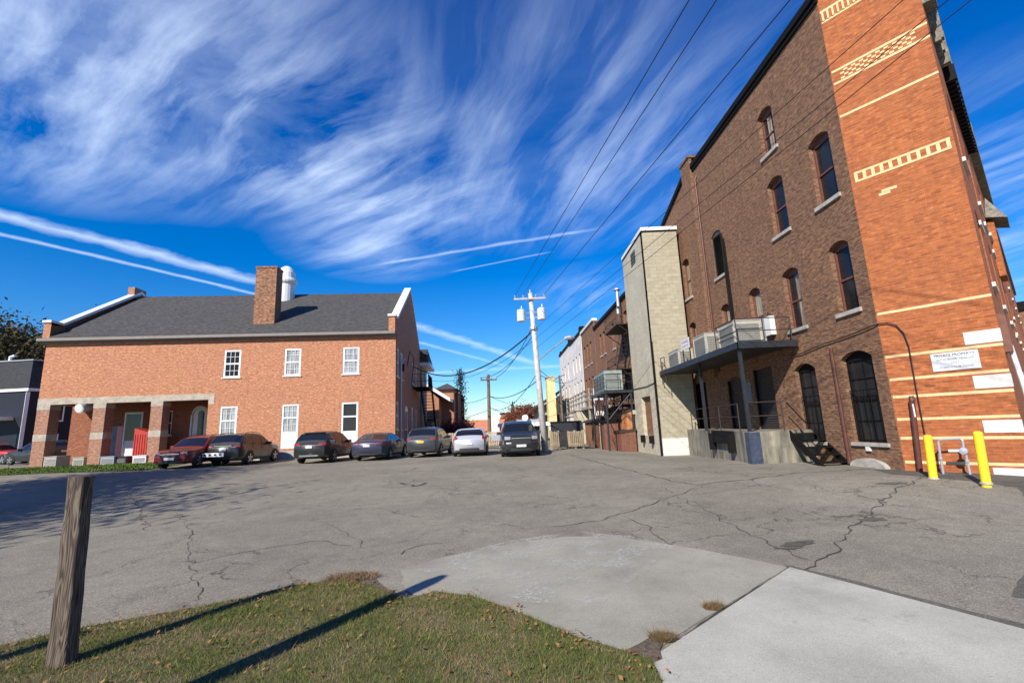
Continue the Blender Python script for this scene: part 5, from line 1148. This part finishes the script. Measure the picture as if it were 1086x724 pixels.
    face(-wr_*.93, wr_*.93, C.zb+.12, C.zb+spec.get('bump', .22), L, spec.get('bm', 'cladding'), 'rear_bumper', .05, .2)
    if spec.get('skid'): face(-wr_*.6, wr_*.6, C.zb+.14, C.zb+.22, L+.02, spec['skid'], 'skid_plate', .05, .2)
    face(-.17, .17, *spec.get('plate', (.82, .95)), L+.015, spec.get('platemt', 'plate_white'), 'license_plate', .03, 0)
    if spec.get('strip'): face(-wr_*.55, wr_*.55, tz1-.02, tz1+.02, L+.01, 'chrome', 'trim_strip', .03, .05)
    if spec.get('rails'):
        for sg in (1, -1):
            x0, x1 = spec['rails']; pts = [Vector((sg*(C.y(x, C.top(x)-.1)-.08), -x, C.top(x)+(.0 if i in (0, 6) else .055))) for i, x in enumerate(np.linspace(x0, x1, 7))]; B(MB().tube(pts, .016, 6), 'roof_rail', 'cladding')
    if spec.get('spoiler'): xs = spec['spoiler']; z = C.top(xs)+.02; B(MB().box(-wr_*.66, wr_*.66, -xs-.16, -xs+.14, z, z+.035), 'spoiler', pm)
    for sg in (1, -1):
        for xh in spec.get('handles', ()): B(MB().box(sg*(C.W/2-.01), sg*(C.W/2+.022), -xh-.09, -xh+.09, .86, .89), 'door_handle', pm)
        for xd in spec.get('seams', ()):
            m = MB(); C.side((xd, xd+.012, .36, xd, xd+.012, interp(C.belt, xd)), sg, .004, 1, 5, m); B(m, 'door_seam', 'wire_black')
    return t
def suvC(L=4.55, Wd=1.85, H=1.66, hood=1.02, belt=1.06, rear=.30):
    k = H/1.66
    return Car(L, Wd, [(0, .72), (.12, .84), (.35, hood-.08), (1.15, hood), (1.35, hood+.02), (2.05, H-.14), (2.5, H-.03), (3.0, H), (L-.95, H-.03), (L-.55, H-.09), (L-.18, belt+.12), (L-.10, belt-.05), (L, belt-.12)], [(0, .68), (1.2, hood-.05), (1.5, belt-.06), (L, belt+.03)])
def sw_suv(L, H, belt): return [(1.62, 2.45, belt-.0, 2.15, 2.45, H-.13), (2.53, 3.35, belt+.0, 2.53, 3.32, H-.13), (3.43, L-.42, belt+.03, 3.43, L-.68, H-.15)]
def place(px_, py_, Y=None, z=None):
    for it in range(6):
        zz = .3 if z is None else z; q = onz(px_, py_, zz); z = gh(q.x, q.y)
    return q
# cars are built nose at the local origin pointing +Y; loc is the nose, so shift along the heading
def carloc(rear_mid, L, head): return (rear_mid.x-math.sin(head)*L, rear_mid.y+math.cos(head)*L, rear_mid.z)
sp0 = dict(wr=.35, rails=(2.1, 3.9), handles=(2.3, 3.2), seams=(1.62, 2.49, 3.42), skid='alloy', tail=(.90, 1.05), plate=(.80, .92))
def rear_car(label, name, cat, pxl, pxr, py, L, Wd, head, C, pm, sidew, wx, ws, rw, spec):
    m = place((pxl+pxr)/2, py); m = Vector((m.x, m.y, m.z)); loc = carloc(m, L, head); loc = (loc[0], loc[1], gh(*loc[:2])*.5+m.z*.5)
    return make_car(label, cat, name, loc, head, C, pm, wx, sidew, ws, rw, spec)
def ws_(C, L): return (1.42, 2.02, .97, .93)
C = suvC(4.62, 1.86, 1.68, 1.05, 1.08)
ck = rear_car('dark brown SUV seen from behind with a white bike rack plate at its tail', 'parked_suv', 'SUV', 216, 254, 494.5, 4.62, 1.86, rad(1), C, 'paint_brown', sw_suv(4.62, 1.68, 1.08), (.92, 3.68), ws_(C, 4.62), (4.62-.52, 4.62-.2, .95, 1.), dict(sp0, strip=1, skid=None))
L = 4.62; MB().box(-1.15, .25, -L-.34, -L-.28, .52, .72).build('rack_plate', 'white_paint', ck, local=True)
m = MB()
for i in range(5): x = -1.02+i*.26; m.box(x, x+.12, -L-.352, -L-.341, .58, .66)
m.build('rack_slot', 'cladding', ck, local=True); MB().box(-.06, .06, -L-.28, -L+.1, .50, .58).build('hitch', 'black_paint', ck, local=True)
C = suvC(4.5, 1.86, 1.65, 1.0, 1.05)
rear_car('dark olive black compact SUV with silver rear skid plate', 'parked_suv', 'SUV', 309, 345, 492, 4.5, 1.86, rad(-3), C, 'paint_brown', sw_suv(4.5, 1.65, 1.05), (.9, 3.56), ws_(C, 4.5), (4.5-.52, 4.5-.2, .95, 1.), dict(sp0, rails=None, spoiler=3.9, tailw=.42))
C = Car(4.85, 1.84, [(0, .62), (.12, .72), (.4, .86), (1.3, .98), (1.5, 1.0), (2.35, 1.38), (2.8, 1.45), (3.2, 1.44), (3.6, 1.36), (4.15, 1.08), (4.3, 1.05), (4.75, 1.02), (4.85, .86)], [(0, .6), (1.3, .92), (3.9, 1.0), (4.85, .98)], tumble=.42, zb=.2)
rear_car('dark blue sedan with wide red tail lamps parked by the corner of the brick hall', 'parked_sedan', 'car', 373, 404, 489, 4.85, 1.84, rad(-3), C, 'paint_navy', [(1.75, 2.55, 1.0, 2.3, 2.55, 1.33), (2.62, 3.75, 1.01, 2.62, 3.35, 1.34)], (.95, 3.75), (1.55, 2.3, .97, .93), (3.62, 4.12, .9, .98), dict(wr=.33, handles=(2.4, 3.3), seams=(1.7, 2.58, 3.6), tail=(.80, .94), tailw=.5, plate=(.74, .86), clad=.08, bump=.2))
C = suvC(4.4, 1.82, 1.64, 1.02, 1.06)
rear_car('dark gray compact SUV with yellow plate in front of the shaded gable', 'parked_suv', 'SUV', 431.5, 461, 485.5, 4.4, 1.82, rad(-5), C, 'paint_gray', sw_suv(4.4, 1.64, 1.06), (.88, 3.5), ws_(C, 4.4), (4.4-.52, 4.4-.2, .95, 1.), dict(sp0, rails=(2.1, 3.7), skid=None, platemt='plate_yellow', tail=(.92, 1.05)))
C = Car(4.35, 1.82, [(0, .62), (.12, .72), (.4, .88), (1.1, 1.0), (1.25, 1.02), (2.1, 1.40), (2.6, 1.48), (3.1, 1.47), (3.6, 1.40), (4.15, 1.06), (4.25, .95), (4.35, .85)], [(0, .6), (1.1, .93), (3.6, 1.04), (4.35, 1.02)], tumble=.36, zb=.2)
rear_car('silver white hatchback in front of the picket fence', 'parked_hatchback', 'car', 481, 515, 484, 4.35, 1.82, rad(2), C, 'paint_silver', [(1.55, 2.35, 1.02, 2.1, 2.35, 1.36), (2.42, 3.2, 1.03, 2.42, 3.15, 1.36), (3.27, 3.8, 1.06, 3.27, 3.5, 1.34)], (.88, 3.52), (1.35, 2.0, .97, .93), (3.66, 4.1, .92, .99), dict(wr=.32, handles=(2.2, 3.05), seams=(1.5, 2.38, 3.2), tail=(.90, 1.1), tailw=.15, plate=(.62, .73), clad=.08, bump=.24, spoiler=3.55))
C = suvC(4.75, 1.93, 1.76, 1.14, 1.14)
m = place(553.5, 484.5); h = rad(180+3)
make_car('black SUV facing the viewer beside the leaning utility pole', 'SUV', 'parked_suv', (m.x, m.y, m.z), h, C, 'paint_black', (.92, 3.75), sw_suv(4.75, 1.76, 1.14), ws_(C, 4.75), (4.22, 4.55, .95, 1.), dict(sp0, grille=(.62, .95), rails=(2.1, 4.0)))
C = suvC(4.55, 1.80, 1.62, .98, 1.03)
m = place(179, 498); h = rad(180+4)
make_car('dark maroon SUV with its nose turned to the viewer at the end of the arcade', 'SUV', 'parked_suv', (m.x-.1, m.y+.1, m.z), h, C, 'paint_maroon', (.9, 3.6), sw_suv(4.55, 1.62, 1.03), ws_(C, 4.55), (4.03, 4.35, .95, 1.), dict(sp0, grille=(.58, .76), rails=(2.1, 3.9)))
C = suvC(4.5, 1.82, 1.6, 1.0, 1.03)
make_car('bright red SUV far left beside the black house', 'SUV', 'parked_suv', (-38.2, 36.8, .5), rad(-88), C, 'paint_red', (.9, 3.56), sw_suv(4.5, 1.6, 1.03), ws_(C, 4.5), (3.98, 4.3, .95, 1.), dict(sp0))
C = suvC(4.5, 1.82, 1.6, 1.0, 1.03)
make_car('black SUV half hidden behind the leftmost arcade pillar', 'SUV', 'parked_suv', (-37.3, 35.2, .5), rad(78), C, 'paint_black', (.9, 3.56), sw_suv(4.5, 1.6, 1.03), ws_(C, 4.5), (3.98, 4.3, .95, 1.), dict(sp0))

# ------------------------------------------------------------------ far surroundings
bh = thing('black_house', 'black sided house with slate mansard and white corner boards at the far left', 'house', tuple(at(20, 480, 40)))
k0 = at(22, 470, 40); cx = at(27.5, 430, 40).x; zt = at(30, 381, 40).z; zm = at(30, 413, 40).z
HF = Fr((cx, 40, 0), (-1, .10, 0), (.10, 1, 0)); HR = Fr((cx, 40, 0), (.35, .94, 0), (.94, -.35, 0))
fl = [Vector((cx-14, 41.2, 0)), Vector((cx, 40, 0)), Vector((cx+3.6, 49, 0)), Vector((cx-10, 51, 0))]
MB().poly3([(p.x, p.y, 0) for p in fl], zm).build('wall', 'siding_black', bh)
m = MB(); c0 = sum(fl, Vector())/4; k = 0; lo = [p+Vector((0, 0, zm)) for p in fl]; hi = [p+(c0-p)*.11+Vector((0, 0, zt)) for p in fl]
m.v = lo+hi; m.f = [(i, (i+1) % 4, 4+(i+1) % 4, 4+i) for i in range(4)]+[(4, 5, 6, 7)]; m.build('mansard_roof', 'slate_dark', bh)
m = MB(); m.poly3([tuple(c0+(p-c0)*1.03+Vector((0, 0, zm-.12))) for p in fl], .24).build('cornice', 'white_paint', bh); MB().poly3([tuple(c0+(p-c0)*.91+Vector((0, 0, zt))) for p in fl], .1).build('cornice', 'galv', bh)
HW = Fr(tuple(fl[1]), (fl[2]-fl[1]), ((fl[2]-fl[1]).y, -(fl[2]-fl[1]).x, 0))
MB().box(-.12, .14, .0, .05, 0, zm-.2, HW).build('corner_board', 'white_paint', bh)
for (a, z0) in ((1.6, 3.9), (4.0, 3.9), (6.6, 3.9), (1.4, .9), (3.9, .9), (6.6, .9)):
    w_ = MB().box(a, a+1.05, .01, .08, z0, z0+1.9, HW).build('window', 'white_paint', bh); MB().box(a+.12, a+.93, .082, .095, z0+.12, z0+1.78, HW).build('pane', 'glass_dark', w_)
q = at(5, 440, 39.6); MB().box(q.x-2.5, q.x+.3, 38.6, 40.2, at(5, 445, 39).z, at(5, 441.5, 39).z).build('porch_roof', 'white_paint', bh)
MB().box(q.x+.1, q.x+.2, 38.7, 38.8, .4, at(5, 445, 39).z).build('porch_post', 'white_paint', bh)
q = at(11, 379.5, 42); MB().tube([q-Vector((0, 0, .6)), q+Vector((0, 0, .1)), q+Vector((.4, 0, .2))], .12, 8).build('roof_vent', 'white_paint', bh)
# brick church group beyond the fence
ch = thing('brick_church', 'red brick church hall with square tower beyond the picket fence', 'church', tuple(at(465, 470, 58)))
a = at(446, 470, 55).x; b = at(466, 470, 55).x; zt = at(463, 417, 55).z; ze = at(463, 421, 55).z
MB().prism([(a, 0), (b, 0), (b, ze-.2), (a, ze+1.8)], 0, 12, Fr((0, 55, 0), (1, 0, 0), (0, 1, 0))).build('hall_wall', 'brick_far', ch)
MB().prism([(a-.1, ze+1.8), (b+1.4, ze-.6), (b+1.4, ze-.2), (a-.1, ze+2.2)], -.6, 12.5, Fr((0, 55, 0), (1, 0, 0), (0, 1, 0))).build('hall_roof', 'white_paint', ch)
ta = at(463.5, 470, 57).x; tb = at(482, 470, 57).x; tz = at(470, 413, 57).z; tt = at(470, 407.5, 57).z
MB().box(ta, tb, 57, 61, 0, tz).build('tower_wall', 'brick_far', ch); c = Vector(((ta+tb)/2, 59, tt+.3)); m = MB()
m.v = [Vector((ta-.5, 56.5, tz)), Vector((tb+.5, 56.5, tz)), Vector((tb+.5, 61.5, tz)), Vector((ta-.5, 61.5, tz)), c]; m.f = [(0, 1, 4), (1, 2, 4), (2, 3, 4), (3, 0, 4), (3, 2, 1, 0)]; m.build('tower_roof', 'shingle', ch)
MB().box(tb, at(488, 470, 60).x, 58.5, 66, 0, at(486, 417, 60).z).build('rear_wing', 'brick_umber', ch)
a = at(448, 470, 50); b = at(458, 470, 50); MB().box(a.x, b.x, 50, 54, 0, at(450, 447, 50).z).build('porch', 'gray_wood', ch); MB().box(a.x-.2, b.x+.3, 49.7, 54, at(450, 447, 50).z, at(450, 444, 50).z).build('porch_roof', 'rusty_brown', ch)
ob = thing('orange_roof_building', 'low building with a broad orange tiled roof beyond the brown pole', 'building', tuple(at(513, 470, 78)))
a = at(490, 470, 78).x; b = at(533, 470, 78).x; z0 = at(513, 457, 78).z; z1 = at(513, 447.5, 82).z
MB().box(a, b, 78, 86, 0, z0).build('wall', 'brick_far', ob); MB().prism([(77.6, z0), (82, z1+.4), (86.4, z0)], a-.4, b+.4, Fr((0, 0, 0), (0, 1, 0), (1, 0, 0))).build('roof', 'roof_orange', ob); q = at(524.5, 450, 77); MB().box(q.x-.8, q.x+.8, 76.6, 77.6, 0, q.z+.8).build('white_stack', 'white_paint', ob)
fb = thing('far_brick_block', 'distant brick block with a small steeple above the autumn trees', 'building', tuple(at(550, 470, 120)))
a = at(532, 470, 120).x; b = at(572, 470, 120).x; MB().box(a, b, 120, 130, 0, at(550, 438, 120).z).build('wall', 'brick_far', fb); MB().box(a-.3, b+.3, 119.7, 130.3, at(550, 438, 120).z, at(550, 437, 120).z).build('roof', 'shingle', fb); q = at(543.5, 429, 122)
m = MB(); m.lathe((q.x, 122, 4), [(.9, 0), (.8, 1.2), (.1, q.z+1-4)], 6); m.build('steeple', 'shingle', fb)
lw = thing('low_white_building', 'low dark building with flat white trimmed roof behind the black SUV', 'building', tuple(at(560, 470, 48)))
a = at(531.5, 470, 48).x; b = at(582.5, 470, 48).x; z0 = at(555, 452, 48).z; z1 = at(555, 448, 48).z
MB().box(a, b, 49, 55, 0, z0).build('wall', 'steel_blue_dark', lw); MB().box(a, a+.35, 48.2, 49, 0, z0).build('end_wall', 'white_paint', lw); MB().box(a-.3, b+.2, 48, 55.3, z0, z1).build('roof_edge', 'white_paint', lw)
for k in range(4): x = a+2+k*1.0; MB().box(x, x+.12, 48.1, 48.25, 0, z0).build('post', 'white_paint', lw)
rt = MB().box(at(548, 446, 50).x, at(572, 446, 50).x, 50, 53, z1, at(560, 444.5, 50).z).build('rooftop_equipment', 'galv', lw)
q = at(557, 443, 49.5); sdsh = thing('satellite_dish', 'round white satellite dish on the low white trimmed roof', 'satellite dish', tuple(q))
MB().lathe(q, [(.02, 0), (.25, -.05), (.32, -.13), (.3, -.14), (.02, -.03)], 18, (.1, .95, -.2)).build('reflector', 'white_paint', sdsh); MB().tube([q, q-Vector((0, -.1, .5))], .03, 6).build('mast', 'galv', sdsh)
sgf = thing('small_sign', 'small pale sign fixed on the picket fence', 'sign', tuple(at(526, 465, 33.2))); q = at(526, 464, 33.4); MB().box(q.x-.28, q.x+.28, 33.35, 33.38, q.z-.2, q.z+.2).build('board', 'pipe_gray', sgf)
# next building beyond the street front
nb = thing('dark_building', 'sliver of dark building beyond the orange street front', 'building', tuple(SF.p(50, 0, 0))); MB().box(47, 60, -10, .6, -.2, 10.4, SF).build('wall', 'brick_umber', nb); MB().box(46.8, 60.2, -10, .9, 10.4, 11.2, SF).build('cornice', 'black_paint', nb)

# ------------------------------------------------------------------ trees
def tree(name, label, base, H, crown, nleaf, ls, cols, seed, trunk=.25, cat='tree', bare=False, leafz=.0, cone=False, dens=None):
    rs = np.random.RandomState(seed); base = Vector(base); t = thing(name, label, cat, tuple(base)); m = MB(); tips = []
    def br(p, d, L, r, lv):
        n = 4; pts = [p]; rr = [r]
        for i in range(n):
            d = (d+Vector(rs.uniform(-.22, .22, 3))+Vector((0, 0, .06))).normalized(); p = p+d*L/n; pts.append(p); rr.append(r*(1-.45*(i+1)/n))
        m.tube(pts, rr, 5 if lv else 9, cap=False)
        if lv >= 2: tips.extend([pts[-1], pts[-2], pts[2]])
        if lv < (4 if bare else 3):
            for k in range(rs.randint(3, 5)):
                i = rs.randint(2, n+1); a = rs.uniform(0, 6.28); dv = (d*.75+Vector((math.cos(a), math.sin(a), rs.uniform(-.1, .5)))*.8).normalized(); br(pts[i], dv, L*rs.uniform(.5, .75), rr[i]*.6, lv+1)
    if cone:
        m.tube([base, base+Vector((0, 0, H))], [trunk, .03], 8)
        for i in range(110): z = H*(.12+.86*i/110); R = crown*(1-z/H)*rs.uniform(.5, 1.1)+.15; a = rs.uniform(0, 6.28); q = base+Vector((math.cos(a)*R, math.sin(a)*R, z-R*.25)); m.tube([base+Vector((0, 0, z)), q], .03, 3, cap=False); tips += [q, base.lerp(q, .5)+Vector((0, 0, z*.5))]; tips[-1] = (base+Vector((0, 0, z))).lerp(q, .55)
    else: br(base-Vector((0, 0, .2)), Vector((0, 0, 1)), H*.42, trunk, 0)
    m.build('trunk', 'bark', t, smooth=True)
    if nleaf:
        V = []; Cc = []; T = [tips[i] for i in rs.randint(0, len(tips), nleaf)]; sc = crown*.16 if not cone else .28
        for p in T:
            c = p+Vector(rs.normal(0, sc, 3)); u = Vector(rs.normal(0, 1, 3)).normalized()*ls*rs.uniform(.6, 1.3); v = u.cross(Vector(rs.normal(0, 1, 3))).normalized()*ls*rs.uniform(.4, .9)
            V += [c-u, c-v*.7, c+u, c+v*.7]; q = np.array(cols[rs.randint(len(cols))])*rs.uniform(.6, 1.3); Cc += [q]*4
        me = bpy.data.meshes.new('crown'); me.from_pydata([tuple(v-base) for v in V], [], [(i, i+1, i+2, i+3) for i in range(0, len(V), 4)])
        a_ = me.attributes.new('col', 'FLOAT_COLOR', 'POINT'); a_.data.foreach_set('color', np.hstack([np.array(Cc), np.ones((len(Cc), 1))]).ravel()); me.materials.append(MT['leafy'])
        o = bpy.data.objects.new('crown', me); COL.objects.link(o); o.parent = t
    return t
olive = [(.05, .052, .02), (.075, .07, .03), (.11, .085, .04), (.06, .045, .035)]
for i, (px_, Y, H, lb) in enumerate(((8, 66, 17.0, 'broad dull olive tree at the far left edge behind the black house'), (30, 70, 16.6, 'dense olive tree behind the black house chimney vent'), (50, 64, 14.0, 'smaller thinning tree just left of the brick hall roof'), (-20, 62, 18.0, 'tall olive tree beyond the left edge of the photo'), (18, 80, 19.5, 'taller thin crowned tree rising behind the olive ones'))):
    q = at(px_, 470, Y); tree('autumn_tree', lb, (q.x, Y, .3), H*1.35, 8.5, 12000, .30, olive, 20+i, .35)
q = at(489, 470, 62); tree('spruce_tree', 'dark narrow conifer standing against the brick church tower', (q.x, 62, 0), 9.8, 1.5, 1700, .14, [(.012, .022, .012), (.02, .03, .016), (.03, .035, .02)], 41, .2, cone=True)
q = at(481, 392, 60); 
for i, (px_, Y, H, lb) in enumerate(((478, 47, 2.6, 'dark red leaved shrub left of the church tower foot'), (491, 46, 2.9, 'dark red leaved shrub right of the church tower foot'), (470, 49, 2.2, 'small dark red shrub by the church porch'))):
    q = at(px_, 470, Y); tree('red_shrub', lb, (q.x, Y, .1), H, 2.4, 2600, .10, [(.26, .035, .05), (.16, .03, .04), (.30, .09, .07), (.07, .03, .03)], 50+i, .1, cat='shrub')
for i, (px_, Y, H, lb) in enumerate(((540, 105, 6.2, 'rust coloured tree left of the distant steeple'), (554, 105, 7.0, 'rust coloured tree in the middle above the low white building'), (566, 100, 6.4, 'rust coloured tree near the porch house roof'), (449, 110, 6.5, 'small dark tree far beyond the fence'))):
    q = at(px_, 470, Y); tree('russet_tree', lb, (q.x, Y, 0), H, 5, 3500, .25, [(.20, .06, .035), (.14, .05, .03), (.24, .10, .05)], 60+i, .25)
q = at(507.5, 470, 100); tree('spruce_tree', 'tiny distant pointed conifer over the orange roof', (q.x, 100, 0), 3.6, .9, 900, .12, [(.012, .022, .014), (.02, .03, .02)], 71, .15, cone=True)
# leafless trees out of view to the left, whose shadows lie over the asphalt
for i, (x, y, H, lb) in enumerate(((-17.5, -.5, 12, 'bare branched tree left of the view nearest the lawn'), (-20.5, 3.2, 14, 'bare branched tree left of the view in the middle'), (-25.5, 7.5, 14, 'bare branched tree left of the view farthest away'), (-17.5, -4.5, 12, 'bare branched tree behind and left of the viewer'))):
    tree('bare_tree', lb, (x-1.0, y, 0), H, 6.5, (2600, 15000, 17000, 1500)[i], .15, [(.10, .06, .03), (.14, .08, .03)], 80+i, .30, bare=True)
